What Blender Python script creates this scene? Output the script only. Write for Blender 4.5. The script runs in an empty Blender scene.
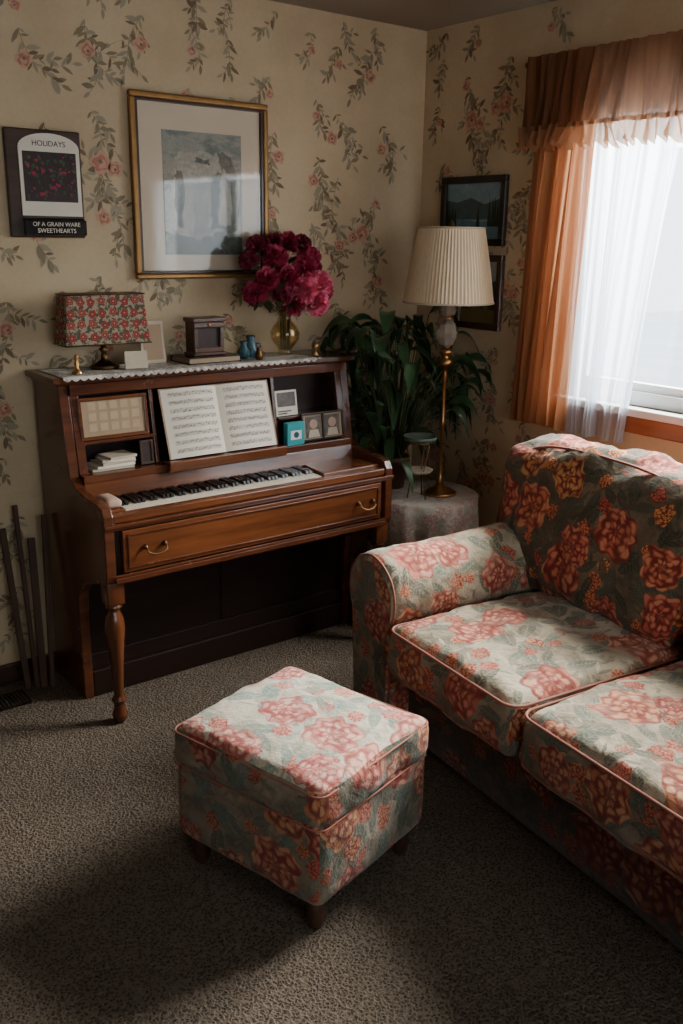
import bpy, math, random
from mathutils import Vector, Matrix
from mathutils import noise as mnoise
R=random.Random(7)
COL=bpy.context.scene.collection
pi=math.pi
# ---------------------------------------------------------------- node helpers
class NT:
    def __init__(s,name):
        s.mat=bpy.data.materials.new(name); s.mat.use_nodes=True; s.t=s.mat.node_tree; s.t.nodes.clear()
        s.out=s.t.nodes.new('ShaderNodeOutputMaterial')
    def put(s,sock,v):
        if v is None: return
        if isinstance(v,bpy.types.NodeSocket): s.t.links.new(v,sock)
        else:
            if isinstance(v,(tuple,list)) and len(v)==3 and sock.type=='RGBA': v=(*v,1)
            sock.default_value=v
    def m(s,op,a,b=None,c=None,clamp=False):
        n=s.t.nodes.new('ShaderNodeMath'); n.operation=op; n.use_clamp=clamp
        for i,v in enumerate((a,b,c)): s.put(n.inputs[i],v)
        return n.outputs[0]
    def vm(s,op,a,b=None):
        n=s.t.nodes.new('ShaderNodeVectorMath'); n.operation=op
        s.put(n.inputs[0],a)
        if b is not None: s.put(n.inputs[1],b)
        return n.outputs['Value'] if op in('LENGTH','DOT_PRODUCT','DISTANCE') else n.outputs[0]
    def comb(s,x,y):
        n=s.t.nodes.new('ShaderNodeCombineXYZ'); s.put(n.inputs[0],x); s.put(n.inputs[1],y); return n.outputs[0]
    def mix(s,f,a,b,blend='MIX'):
        n=s.t.nodes.new('ShaderNodeMix'); n.data_type='RGBA'; n.blend_type=blend
        s.put(n.inputs[0],f); s.put(n.inputs[6],a); s.put(n.inputs[7],b); return n.outputs[2]
    def coord(s,w='Object'):
        return s.t.nodes.new('ShaderNodeTexCoord').outputs[w]
    def mapv(s,v,sc=(1,1,1),loc=(0,0,0)):
        n=s.t.nodes.new('ShaderNodeMapping'); s.put(n.inputs[0],v); n.inputs['Scale'].default_value=sc; n.inputs['Location'].default_value=loc; return n.outputs[0]
    def noise(s,v,sc,det=3,rough=.5,col=False):
        n=s.t.nodes.new('ShaderNodeTexNoise'); s.put(n.inputs['Vector'],v); n.inputs['Scale'].default_value=sc; n.inputs['Detail'].default_value=det; n.inputs['Roughness'].default_value=rough
        return n.outputs['Color' if col else 'Fac']
    def ramp(s,f,stops):
        n=s.t.nodes.new('ShaderNodeValToRGB'); s.put(n.inputs[0],f); e=n.color_ramp.elements
        while len(e)<len(stops): e.new(.5)
        for i,(p,c) in enumerate(stops): e[i].position=p; e[i].color=(*c,1) if len(c)==3 else c
        return n.outputs[0]
    def step(s,x,lo,hi):
        n=s.t.nodes.new('ShaderNodeMapRange'); n.interpolation_type='SMOOTHSTEP'; s.put(n.inputs[0],x)
        n.inputs[1].default_value=lo; n.inputs[2].default_value=hi; return n.outputs[0]
    def bump(s,h,st=.3,d=.01):
        n=s.t.nodes.new('ShaderNodeBump'); s.put(n.inputs['Height'],h); n.inputs['Strength'].default_value=st; n.inputs['Distance'].default_value=d; return n.outputs[0]
    def bsdf(s,col,rough=.5,metal=0,normal=None,coat=0,sheen=0,trans=0,ior=1.45,spec=None):
        n=s.t.nodes.new('ShaderNodeBsdfPrincipled')
        s.put(n.inputs['Base Color'],col); s.put(n.inputs['Roughness'],rough); n.inputs['Metallic'].default_value=metal
        n.inputs['Coat Weight'].default_value=coat; n.inputs['Coat Roughness'].default_value=.15
        n.inputs['Sheen Weight'].default_value=sheen; n.inputs['Transmission Weight'].default_value=trans; n.inputs['IOR'].default_value=ior
        if spec is not None: n.inputs['Specular IOR Level'].default_value=spec
        if normal is not None: s.put(n.inputs['Normal'],normal)
        s.t.links.new(n.outputs[0],s.out.inputs[0]); return n
def plain(name,col,rough=.6,metal=0,var=.18,sc=30,**k):
    n=NT(name); c=n.coord(); f=n.noise(c,sc,3)
    d=tuple(x*(1-var) for x in col); l=tuple(min(1,x*(1+var)) for x in col)
    n.bsdf(n.mix(f,d,l),rough,metal,**k); return n.mat
def wood(name,dark,light,rough=.3,scale=(2,26,26),coat=.3):
    n=NT(name); c=n.mapv(n.coord(),scale); w=n.noise(c,1.3,6,.6); w2=n.noise(n.coord(),3,2)
    f=n.m('ADD',n.m('MULTIPLY',w,.75),n.m('MULTIPLY',w2,.35))
    col=n.ramp(f,[(.3,dark),(.75,light)])
    rg=n.m('ADD',rough-.04,n.m('MULTIPLY',n.noise(n.coord(),9,4,.6),.14))
    n.bsdf(col,rg,coat=coat,normal=n.bump(w,.06,.002)); return n.mat
def floral(name,base1,base2,leafA,leafB,flA,flB,flC,scale=5,thr=.3,seed=(0,0,0),leafthr=.3,rough=.8,warp=1.0,fade=.35,dark=.45,small=.5):
    n=NT(name); uv=n.coord('UV')
    def wn(sc,amp): return n.vm('MULTIPLY',n.vm('SUBTRACT',n.noise(uv,sc,2,col=True),(.5,.5,.5)),(amp*warp,amp*warp,0))
    v0=n.vm('ADD',n.vm('ADD',uv,wn(6*scale/5,.06*5/scale)),wn(30*scale/5,.012*5/scale))
    def vor(sc,off,rnd=.85):
        v=n.mapv(v0,(sc,sc,0),off)
        x=n.t.nodes.new('ShaderNodeTexVoronoi'); x.voronoi_dimensions='2D'; x.inputs['Scale'].default_value=1; x.inputs['Randomness'].default_value=rnd
        n.put(x.inputs['Vector'],v)
        loc=n.vm('SUBTRACT',v,x.outputs['Position'])
        s=n.t.nodes.new('ShaderNodeSeparateXYZ'); n.put(s.inputs[0],loc)
        c=n.t.nodes.new('ShaderNodeSeparateColor'); n.put(c.inputs[0],x.outputs['Color'])
        return loc,s.outputs[0],s.outputs[1],c.outputs[0],c.outputs[1],c.outputs[2]
    def leaves(sc,off,L,W,thr):
        loc,x,y,a,b,c=vor(sc,off)
        an=n.m('MULTIPLY',a,6.283); cs=n.m('COSINE',an); sn=n.m('SINE',an)
        lx=n.m('ADD',n.m('MULTIPLY',x,cs),n.m('MULTIPLY',y,sn)); ly=n.m('SUBTRACT',n.m('MULTIPLY',y,cs),n.m('MULTIPLY',x,sn))
        lx2=n.m('DIVIDE',lx,L); wid=n.m('MULTIPLY',n.m('SUBTRACT',1,n.m('MULTIPLY',lx2,lx2)),W)
        aly=n.m('ABSOLUTE',ly); mask=n.step(n.m('SUBTRACT',wid,aly),-.005,.03)
        vein=n.step(aly,.04,0.0)
        side=n.step(n.m('SINE',n.m('MULTIPLY',n.m('ADD',lx,aly),40)),-.2,.9)
        return n.m('MULTIPLY',mask,n.m('GREATER_THAN',b,thr)),c,n.m('ADD',n.m('MULTIPLY',vein,.5),n.m('MULTIPLY',side,.35),clamp=True)
    def flowers(sc,off,rad,pet,thr):
        loc,x,y,a,b,c=vor(sc,off,.75)
        r=n.vm('LENGTH',loc); th=n.m('ARCTAN2',y,x)
        sw=n.m('SINE',n.m('ADD',n.m('MULTIPLY',th,pet),n.m('MULTIPLY',a,20)))
        sw2=n.m('SINE',n.m('ADD',n.m('MULTIPLY',th,pet*2+1),n.m('MULTIPLY',b,20)))
        rim=n.m('MULTIPLY',n.m('ADD',.88,n.m('ADD',n.m('MULTIPLY',sw,.07),n.m('MULTIPLY',sw2,.06))),n.m('MULTIPLY',n.m('ADD',.70,n.m('MULTIPLY',b,.45)),rad))
        q=n.m('DIVIDE',r,rim); mask=n.m('MULTIPLY',n.step(q,1.03,.95),n.m('GREATER_THAN',c,thr))
        pv=n.comb(n.m('ADD',n.m('MULTIPLY',th,1.432),n.m('MULTIPLY',a,9)),n.m('ADD',n.m('MULTIPLY',q,3.4),n.m('MULTIPLY',b,9)))
        x2=n.t.nodes.new('ShaderNodeTexVoronoi'); x2.voronoi_dimensions='2D'; x2.inputs['Scale'].default_value=1; x2.inputs['Randomness'].default_value=.5; n.put(x2.inputs['Vector'],pv)
        c2=n.t.nodes.new('ShaderNodeSeparateColor'); n.put(c2.inputs[0],x2.outputs['Color'])
        edge=n.step(x2.outputs['Distance'],.60,.20)
        sh=n.m('ADD',n.m('MULTIPLY',edge,.70),n.m('MULTIPLY',n.m('MULTIPLY',c2.outputs[0],edge),.5),clamp=True)
        return mask,q,sh,a
    bg=n.mix(n.step(n.noise(uv,5,4,.6),.35,.65),base1,base2)
    bg=n.mix(n.m('MULTIPLY',n.step(n.noise(n.mapv(uv,(1,1,1),(3,5,0)),9,4,.65),.48,.60),.6),bg,leafA)
    m0,c0,v0_=leaves(scale*4.2,(seed[0]+23.3,seed[1]+21.7,0),.6,.13,leafthr-.1)
    col=n.mix(n.m('MULTIPLY',m0,.7),bg,n.mix(c0,leafA,base2))
    m1,c1,v1=leaves(scale*1.9,(seed[0]+3.3,seed[1]+1.7,0),.62,.24,leafthr)
    col=n.mix(n.m('MULTIPLY',m1,.9),col,n.mix(n.m('MULTIPLY',v1,.6),n.mix(c1,leafA,leafB),base2))
    m2,q2,s2,a2=flowers(scale*2.3,(seed[0]+8.1,seed[1]+4.4,0),.42,5,small)
    col=n.mix(m2,col,n.mix(s2,flA,n.mix(a2,flC,flB)))
    m3,c3,v3=leaves(scale*2.4,(seed[0]+13.3,seed[1]+11.7,0),.6,.2,leafthr+.15)
    col=n.mix(n.m('MULTIPLY',m3,.85),col,n.mix(n.m('MULTIPLY',v3,.5),n.mix(c3,leafB,leafA),base2))
    m4,q4,s4,a4=flowers(scale,(seed[0],seed[1],0),.50,4,thr)
    fcol=n.mix(n.step(a4,.3,.7),flB,flC)
    fc=n.mix(s4,flA,fcol)
    fc=n.mix(n.m('MULTIPLY',n.step(s4,.72,1.05),.6),fc,tuple(min(1,.6*x+.4*y+.08) for x,y in zip(flB,base2)))
    fc=n.mix(n.m('MULTIPLY',n.step(q4,.30,.05),.6),fc,flA)
    col=n.mix(n.m('MULTIPLY',m4,.97),col,fc)
    wash=n.m('MULTIPLY',n.step(n.noise(n.mapv(uv,(1,1,1),(9,2,0)),16,5,.7),.45,.68),fade)
    col=n.mix(wash,col,base2)
    dk=n.m('MULTIPLY',n.step(n.noise(n.mapv(uv,(1,1,1),(1,12,0)),22,5,.7),.5,.72),dark)
    col=n.mix(dk,col,tuple(x*.35 for x in base1))
    fine=n.noise(uv,170,3)
    col=n.mix(.15,col,n.mix(fine,(.02,.02,.02),(.9,.85,.75)),'OVERLAY')
    wv=n.m('ADD',n.m('MULTIPLY',fine,.4),n.m('MULTIPLY',n.noise(n.coord(),10,4,.6),5))
    n.bsdf(col,rough,normal=n.bump(wv,.36,.008),sheen=.15,spec=.3); return n.mat

# ---------------------------------------------------------------- materials
M={}
def wallpaper(name,a,b_):
    n=NT(name); c=n.coord(); f=n.noise(c,2.2,5,.6); g=n.noise(c,60,3)
    col=n.mix(n.step(f,.35,.65),a,b_); col=n.mix(.12,col,n.mix(g,(.2,.17,.1),(.8,.7,.5)))
    n.bsdf(col,.75,normal=n.bump(g,.12,.002),spec=.3); return n.mat
M['wp']=wallpaper('wallpaper_cream',(.52,.395,.24),(.63,.495,.315))
M['panel']=wood('bounce_cutting_dark_panelling',(.04,.022,.013),(.11,.06,.035),.5,(14,14,1.2),0)  # made-up dark finish for the unseen walls, cuts bounced light
M['wp_leaf']=plain('wallpaper_leaf_ink',(.25,.205,.12),.8,sc=14,var=.3)
M['wp_leaf2']=plain('wallpaper_blue_grey_leaf_ink',(.33,.29,.20),.8,sc=14,var=.2)
M['wp_dark']=plain('wallpaper_brown_ink',(.19,.13,.075),.8,sc=18,var=.3)
M['wp_rose']=plain('wallpaper_rose_ink',(.44,.19,.13),.8,sc=60,var=.25)
M['wp_pale']=plain('wallpaper_pale_pink_ink',(.56,.33,.225),.8,sc=60,var=.15)
WPM=[M['wp'],M['wp_leaf'],M['wp_leaf2'],M['wp_dark'],M['wp_rose'],M['wp_pale']]
M['ceil']=plain('ceiling_plaster',(.27,.225,.17),.9,sc=120)
def carpet():
    n=NT('carpet_taupe'); c=n.coord()
    v=n.t.nodes.new('ShaderNodeTexVoronoi'); n.put(v.inputs['Vector'],n.vm('ADD',c,n.vm('MULTIPLY',n.noise(c,60,2,col=True),(.012,.012,.012)))); v.inputs['Scale'].default_value=125
    f=n.noise(c,220,4,.7); big=n.noise(c,3,3)
    h=n.m('ADD',v.outputs['Distance'],n.m('MULTIPLY',f,.8))
    col=n.ramp(h,[(.3,(.024,.019,.014)),(.62,(.082,.065,.048)),(.95,(.21,.168,.125))])
    col=n.mix(n.m('MULTIPLY',big,.4),col,(.036,.028,.021))
    n.bsdf(col,.95,normal=n.bump(h,1.0,.010),spec=.1); return n.mat
M['carpet']=carpet()
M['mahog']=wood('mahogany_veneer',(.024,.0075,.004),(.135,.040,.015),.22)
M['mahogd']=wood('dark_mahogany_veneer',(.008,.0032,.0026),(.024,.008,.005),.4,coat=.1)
M['cherry']=wood('polished_cherry_wood',(.032,.010,.005),(.185,.057,.018),.2,coat=.5)
M['walnut']=wood('walnut_wood',(.018,.009,.006),(.07,.032,.016),.4)
M['wbox']=wood('brown_box_wood',(.030,.012,.006),(.11,.045,.020),.35)
M['wcherryv']=wood('turned_cherry_wood',(.035,.011,.005),(.15,.047,.017),.2,(20,20,2))
M['trimw']=wood('stained_window_wood',(.14,.045,.018),(.38,.12,.045),.3,(26,2,26))
M['ivory']=plain('ivory_keys',(.70,.64,.52),.25,sc=8)
M['black']=plain('black_lacquer',(.010,.009,.009),.25)
M['brass']=plain('aged_brass',(.50,.28,.11),.28,1,var=.3)
M['dbrass']=plain('dark_brass',(.15,.085,.038),.4,1,var=.3)
M['gold']=plain('gilded_wood',(.30,.165,.055),.42,.7,var=.4,sc=20)
M['matc']=plain('cream_mat_board',(.66,.56,.42),.8,sc=6,var=.05)
M['paper']=plain('aged_paper',(.78,.72,.60),.8,sc=12,var=.08)
M['paper2']=plain('tan_paper',(.34,.24,.15),.8,sc=12,var=.2)
M['ink']=plain('printing_ink',(.05,.045,.04),.8)
M['white']=plain('white_vinyl',(.75,.76,.76),.4,sc=5,var=.04)
M['vent']=plain('brown_vent_metal',(.05,.035,.025),.5,.4)
M['turq']=plain('turquoise_card',(.03,.33,.35),.5,sc=10,var=.2)
M['blue']=plain('blue_glazed_ceramic',(.04,.11,.14),.2,var=.5,sc=60)
def lace(name,col,dk=.5,sc=70):
    n=NT(name); c=n.coord(); v=n.t.nodes.new('ShaderNodeTexVoronoi'); n.put(v.inputs['Vector'],c); v.inputs['Scale'].default_value=sc
    v2=n.noise(c,8,2)
    cc=n.mix(n.step(v.outputs['Distance'],.15,.55),col,tuple(x*dk for x in col)); cc=n.mix(n.step(v2,.5,.6),cc,col)
    n.bsdf(cc,.9,normal=n.bump(v.outputs['Distance'],.3,.003)); return n.mat
M['lace']=lace('white_lace',(.66,.62,.55),.5)
M['lacet']=plain('cream_braid',(.50,.43,.32),.9)
M['tcloth']=floral('faded_floral_tablecloth',(.50,.46,.39),(.60,.56,.48),(.38,.38,.32),(.42,.43,.38),(.42,.28,.23),(.54,.42,.36),(.54,.42,.36),scale=11,thr=.4,leafthr=.4,dark=.2)
def glass(name,tint=(1,1,1),a=.04,bl=.25,k=.35):
    n=NT(name); t=n.t.nodes.new('ShaderNodeBsdfTransparent'); t.inputs[0].default_value=(*tint,1)
    g=n.t.nodes.new('ShaderNodeBsdfGlossy'); g.inputs['Roughness'].default_value=.04; n.put(g.inputs[0],n.mix(n.noise(n.coord(),4),(.9,.9,.9),(1,1,1)))
    m=n.t.nodes.new('ShaderNodeMixShader'); f=n.t.nodes.new('ShaderNodeLayerWeight'); f.inputs[0].default_value=bl
    n.put(m.inputs[0],n.m('ADD',n.m('MULTIPLY',f.outputs[1],k),a,clamp=True)); n.t.links.new(t.outputs[0],m.inputs[1]); n.t.links.new(g.outputs[0],m.inputs[2]); n.t.links.new(m.outputs[0],n.out.inputs[0]); return n.mat
M['glass']=glass('picture_glass',a=.016,bl=.2,k=.14); M['pane']=glass('window_glass'); M['vase']=glass('amber_vase_glass',(.93,.86,.70),.03,.35,.45)
M['crystal']=plain('cut_crystal',(.50,.44,.36),.08,0,trans=.6,spec=.9)
def fabric(name,col,tr,transp=0.0,var=.15,sc=(60,60,2)):
    n=NT(name); c=n.coord(); f=n.noise(n.mapv(c,sc),1.2,3); 
    cc=n.mix(f,tuple(x*(1-var) for x in col),tuple(min(1,x*(1+var)) for x in col))
    d=n.t.nodes.new('ShaderNodeBsdfDiffuse'); n.put(d.inputs[0],cc); t=n.t.nodes.new('ShaderNodeBsdfTranslucent'); n.put(t.inputs[0],cc)
    m=n.t.nodes.new('ShaderNodeMixShader'); m.inputs[0].default_value=tr; n.t.links.new(d.outputs[0],m.inputs[1]); n.t.links.new(t.outputs[0],m.inputs[2]); o=m.outputs[0]
    if transp:
        tp=n.t.nodes.new('ShaderNodeBsdfTransparent'); m2=n.t.nodes.new('ShaderNodeMixShader'); m2.inputs[0].default_value=transp
        n.t.links.new(o,m2.inputs[1]); n.t.links.new(tp.outputs[0],m2.inputs[2]); o=m2.outputs[0]
    n.t.links.new(o,n.out.inputs[0]); return n.mat
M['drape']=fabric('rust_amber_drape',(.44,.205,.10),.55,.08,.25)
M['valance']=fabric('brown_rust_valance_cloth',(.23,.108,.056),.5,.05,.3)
M['ruffle']=fabric('golden_brown_ruffle_lace',(.42,.235,.13),.5,.15)
M['sheer']=fabric('white_sheer_voile',(.82,.89,.96),.7,.42,.05)
M['shade']=fabric('cream_pleated_silk',(.86,.74,.53),.35,0,.08)
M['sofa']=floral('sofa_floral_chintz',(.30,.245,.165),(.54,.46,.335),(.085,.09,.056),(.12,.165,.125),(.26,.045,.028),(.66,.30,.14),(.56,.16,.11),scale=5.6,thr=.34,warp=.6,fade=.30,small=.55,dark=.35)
M['sofab']=floral('sofa_back_shaded_chintz',(.095,.066,.040),(.18,.138,.086),(.036,.038,.023),(.066,.076,.052),(.16,.018,.012),(.70,.30,.085),(.58,.11,.07),scale=5.5,thr=.12,seed=(5.4,9.3,0),fade=.12,warp=.6,small=.55,dark=.35)  # same chintz darkened: shade on the sofa back put into the colour
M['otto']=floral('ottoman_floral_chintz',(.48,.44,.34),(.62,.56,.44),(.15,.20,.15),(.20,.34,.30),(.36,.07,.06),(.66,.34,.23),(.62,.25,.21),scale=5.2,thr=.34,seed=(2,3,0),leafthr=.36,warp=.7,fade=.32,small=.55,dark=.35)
M['ottos']=floral('shaded_side_chintz',(.15,.115,.075),(.25,.205,.145),(.045,.058,.038),(.085,.13,.105),(.16,.022,.015),(.50,.20,.07),(.40,.10,.065),scale=5.8,thr=.25,seed=(7,3,0),warp=.6,fade=.22,small=.55)  # darker chintz for upright faces, their shade painted into the colour
M['base']=floral('sofa_base_shaded_chintz',(.060,.043,.030),(.105,.080,.055),(.022,.025,.016),(.04,.052,.04),(.08,.011,.008),(.27,.095,.036),(.22,.05,.032),scale=5.4,thr=.25,seed=(3,7,0),warp=.6,fade=.2,small=.6)  # darkest chintz copy, shadow below the seat painted in
def rows_shade():
    n=NT('red_flower_rows_lampshade_cloth'); uv=n.coord('UV'); v=n.mapv(uv,(26,26,0),(.5,.1,0))
    x=n.t.nodes.new('ShaderNodeTexVoronoi'); x.voronoi_dimensions='2D'; x.inputs['Scale'].default_value=1; x.inputs['Randomness'].default_value=.22; n.put(x.inputs['Vector'],v)
    loc=n.vm('SUBTRACT',v,x.outputs['Position']); s=n.t.nodes.new('ShaderNodeSeparateXYZ'); n.put(s.inputs[0],loc); c=n.t.nodes.new('ShaderNodeSeparateColor'); n.put(c.inputs[0],x.outputs['Color'])
    r=n.vm('LENGTH',loc); th=n.m('ARCTAN2',s.outputs[1],s.outputs[0]); rim=n.m('ADD',.36,n.m('MULTIPLY',n.m('SINE',n.m('ADD',n.m('MULTIPLY',th,5),n.m('MULTIPLY',c.outputs[0],20))),.05))
    q=n.m('DIVIDE',r,rim); ring=n.m('ADD',.5,n.m('MULTIPLY',n.m('SINE',n.m('MULTIPLY',q,12)),.5))
    fl=n.mix(ring,(.14,.012,.014),n.mix(c.outputs[1],(.36,.03,.035),(.42,.12,.08))); fl=n.mix(n.step(q,.35,.1),fl,(.4,.25,.12))
    lf=n.step(n.noise(uv,60,3,.6),.46,.56); bgc=n.mix(lf,(.32,.255,.175),(.07,.07,.04))
    n.bsdf(n.mix(n.step(q,1.05,.9),bgc,fl),.85); return n.mat
M['lshade']=rows_shade()
M['pipe']=plain('dusty_rose_piping_cord',(.30,.12,.085),.8,var=.35,sc=12)
M['stick']=wood('leaning_wood_slats',(.03,.014,.008),(.10,.046,.023),.6,(20,20,2),0)
M['leaf']=plain('dark_glossy_leaf',(.028,.068,.026),.3,sc=9,var=.6)
M['leaf2']=plain('bouquet_leaf',(.05,.075,.035),.5,sc=12,var=.4)
M['stem']=plain('green_stem',(.05,.07,.025),.6)
M['peony']=plain('crimson_petal',(.33,.018,.06),.65,sc=25,var=.5)
M['peony2']=plain('magenta_petal',(.74,.14,.24),.65,sc=25,var=.35)
M['peony3']=plain('dark_burgundy_petal',(.19,.012,.034),.65,sc=25,var=.5)
M['terra']=plain('dark_terracotta',(.09,.04,.026),.6)
M['soil']=plain('potting_soil',(.02,.014,.01),.95,sc=90,var=.5)
M['black_frame']=plain('black_painted_frame',(.018,.013,.010),.35)
M['maroon']=plain('dark_maroon_print',(.028,.012,.011),.5,sc=40,var=.8)
M['photo']=plain('dark_photo_print',(.10,.08,.07),.4,sc=50,var=.9)
M['green_tray']=plain('green_tray_enamel',(.10,.13,.10),.3)
M['pinkcloth']=plain('blush_felt_cloth',(.46,.31,.23),.9)
def artprint():
    n=NT('etching_print'); c=n.coord()
    a=n.noise(n.mapv(c,(1,1,1.6)),10,8,.75); b=n.noise(n.mapv(c,(1,1,1),(4,4,4)),45,3)
    col=n.ramp(a,[(.36,(.14,.165,.15)),(.46,(.23,.265,.24)),(.53,(.38,.37,.30)),(.60,(.26,.30,.27)),(.7,(.18,.21,.19))])
    col=n.mix(n.m('MULTIPLY',b,.3),col,(.10,.12,.12))
    n.bsdf(col,.7); return n.mat
M['art']=artprint()
M['artd']=plain('etching_dark_wash',(.12,.14,.12),.7,sc=70,var=.9); M['artl']=plain('etching_light_wash',(.36,.36,.30),.7,sc=70,var=.55)
for k,c in dict(sky=(.20,.30,.33),sky2=(.36,.38,.33),hill=(.06,.10,.10),tree=(.02,.03,.015),water=(.10,.20,.24),meadow=(.12,.10,.03)).items(): M['p_'+k]=plain('oil_paint_'+k,c,.5,sc=50,var=.35)

# ---------------------------------------------------------------- geometry builder
class B:
    def __init__(s): s.v=[]; s.f=[]; s.uv=[]; s.mi=[]
    def add(s,vs,fs,mi=0,uvs=None):
        o=len(s.v); s.v+= [Vector(p) for p in vs]
        for i,f in enumerate(fs):
            s.f.append([o+k for k in f]); s.mi.append(mi); s.uv.append(uvs[i] if uvs else None)
        return s
    def box(s,c,sz,mi=0,rot=None,taper=1):
        hx,hy,hz=sz[0]/2,sz[1]/2,sz[2]/2; vs=[]
        for z in(-1,1):
            k=taper if z<0 else 1
            for x,y in((-1,-1),(1,-1),(1,1),(-1,1)):
                p=Vector((x*hx*k,y*hy*k,z*hz)); p=rot@p if rot else p; vs.append(p+Vector(c))
        return s.add(vs,[(3,2,1,0),(4,5,6,7),(0,1,5,4),(1,2,6,5),(2,3,7,6),(3,0,4,7)],mi)
    def bb(s,x0,x1,y0,y1,z0,z1,mi=0): return s.box(((x0+x1)/2,(y0+y1)/2,(z0+z1)/2),(abs(x1-x0),abs(y1-y0),abs(z1-z0)),mi)
    def lathe(s,prof,c=(0,0,0),n=24,mi=0,cap=True,mod=None,M=None,zmod=None):
        vs=[];fs=[];uvs=[]
        L=0; Ls=[]
        for j,(r,z) in enumerate(prof):
            if j: L+=math.dist(prof[j-1],prof[j])
            Ls.append(L)
            for i in range(n):
                a=2*pi*i/n; rr=r*(mod(i,j) if mod else 1); p=Vector((rr*math.cos(a),rr*math.sin(a),z+(zmod(i,j) if zmod else 0))); p=M@p if M else p; vs.append(p+Vector(c))
        R0=max(r for r,z in prof)
        for j in range(len(prof)-1):
            for i in range(n):
                k=(i+1)%n; fs.append((j*n+i,j*n+k,(j+1)*n+k,(j+1)*n+i)); u0=2*pi*i/n*R0; u1=2*pi*(i+1)/n*R0; uvs.append([(u0,Ls[j]),(u1,Ls[j]),(u1,Ls[j+1]),(u0,Ls[j+1])])
        if cap: fs.append(tuple(range(n-1,-1,-1))); fs.append(tuple((len(prof)-1)*n+i for i in range(n))); uvs+=[None,None]
        return s.add(vs,fs,mi,uvs)
    def tube(s,pts,r,n=8,mi=0,closed=False):
        pts=[Vector(p) for p in pts]; N=len(pts); vs=[];fs=[]; up=None
        for i,p in enumerate(pts):
            if closed: t=pts[(i+1)%N]-pts[i-1]
            else: t=pts[min(i+1,N-1)]-pts[max(i-1,0)]
            t.normalize()
            if up is None: up=t.orthogonal()
            up=(up-t*up.dot(t)); up=up.normalized() if up.length>1e-6 else t.orthogonal().normalized(); w=t.cross(up); rr=r[i] if isinstance(r,(list,tuple)) else r
            for k in range(n):
                a=2*pi*k/n; vs.append(p+(up*math.cos(a)+w*math.sin(a))*rr)
        for i in range(N if closed else N-1):
            j=(i+1)%N
            for k in range(n):
                q=(k+1)%n; fs.append((i*n+k,i*n+q,j*n+q,j*n+k))
        if not closed: fs.append(tuple(range(n-1,-1,-1))); fs.append(tuple((N-1)*n+k for k in range(n)))
        return s.add(vs,fs,mi)
    def prism(s,prof,a,b,axis='x',mi=0):
        def P(u,v,w): return {'x':(w,u,v),'y':(u,w,v),'z':(u,v,w)}[axis]
        n=len(prof); vs=[P(u,v,a) for u,v in prof]+[P(u,v,b) for u,v in prof]
        fs=[tuple(range(n-1,-1,-1)),tuple(range(n,2*n))]; uvs=[[prof[i] for i in range(n-1,-1,-1)],[p for p in prof]]
        L=0
        for i in range(n):
            j=(i+1)%n; d=math.dist(prof[i],prof[j]); fs.append((i,j,n+j,n+i)); uvs.append([(L,a),(L+d,a),(L+d,b),(L,b)]); L+=d
        return s.add(vs,fs,mi,uvs)
    def grid(s,fn,nu,nv,mi=0,uvf=None):
        vs=[fn(i/nu,j/nv) for j in range(nv+1) for i in range(nu+1)]; fs=[];uvs=[]
        for j in range(nv):
            for i in range(nu):
                fs.append((j*(nu+1)+i,j*(nu+1)+i+1,(j+1)*(nu+1)+i+1,(j+1)*(nu+1)+i))
                if uvf: uvs.append([uvf(a/nu,b/nv) for a,b in((i,j),(i+1,j),(i+1,j+1),(i,j+1))])
        return s.add(vs,fs,mi,uvs if uvf else None)
    def cushion(s,c,size,r,crown=.0,wr=.0,step=.03,mi=0,xf=None,uvo=(0,0),side_mi=None,bulge=0):
        h=[x/2 for x in size]; r=min(r,min(h)*.98); ns=[max(4,int(x/step)) for x in size]; d={}; vs=[];fs=[];uvs=[];mis=[]
        c=Vector(c)
        def vert(p):
            k=tuple(round(x,5) for x in p)
            if k in d: return d[k]
            inn=Vector([max(-h[i]+r,min(h[i]-r,p[i])) for i in range(3)]); n=Vector(p)-inn
            q=inn+(n.normalized()*r if n.length>1e-6 else n)
            ex=max(0,1-(p[0]/h[0])**2); ey=max(0,1-(p[1]/h[1])**2); ez=max(0,1-(p[2]/h[2])**2)
            q.z+=crown*(ex*ey)**.6*(p[2]/h[2])
            q.x+=bulge*ey*ez*(p[0]/h[0]); q.y+=bulge*ex*ez*(p[1]/h[1])
            if wr:
                nn=mnoise.noise(Vector((p[0]*7+c.x*3,p[1]*7+c.y*5,p[2]*7))); n2=mnoise.noise(Vector((p[0]*18,p[1]*18+3,p[2]*18)))
                n3=1-abs(mnoise.noise(Vector((p[0]*11+5,p[1]*11-3,p[2]*11+c.x))))*2
                q+=q.normalized()*wr*(nn+.4*n2-.35*max(0,n3)**3)
            q=q+c
            if xf: q=xf(q)
            d[k]=len(vs); vs.append(q); return d[k]
        for a in range(3):
            u,w=[i for i in range(3) if i!=a]
            for sg in(-1,1):
                for i in range(ns[u]):
                    for j in range(ns[w]):
                        cs=[]
                        for (di,dj) in((0,0),(1,0),(1,1),(0,1)):
                            p=[0,0,0]; p[a]=sg*h[a]; p[u]=-h[u]+size[u]*(i+di)/ns[u]; p[w]=-h[w]+size[w]*(j+dj)/ns[w]; cs.append(p)
                        idx=[vert(p) for p in cs]
                        uvq=[(p[u]+uvo[0]+a*.37,p[w]+uvo[1]+a*.53+sg*.21) for p in cs]
                        if (a==1)!=(sg<0): idx=idx[::-1]; uvq=uvq[::-1]
                        fs.append(idx); uvs.append(uvq); mis.append(mi if (side_mi is None or a==2) else side_mi)
        o=len(s.v); s.v+=vs
        for f,u,m in zip(fs,uvs,mis): s.f.append([o+k for k in f]); s.uv.append(u); s.mi.append(m)
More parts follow.
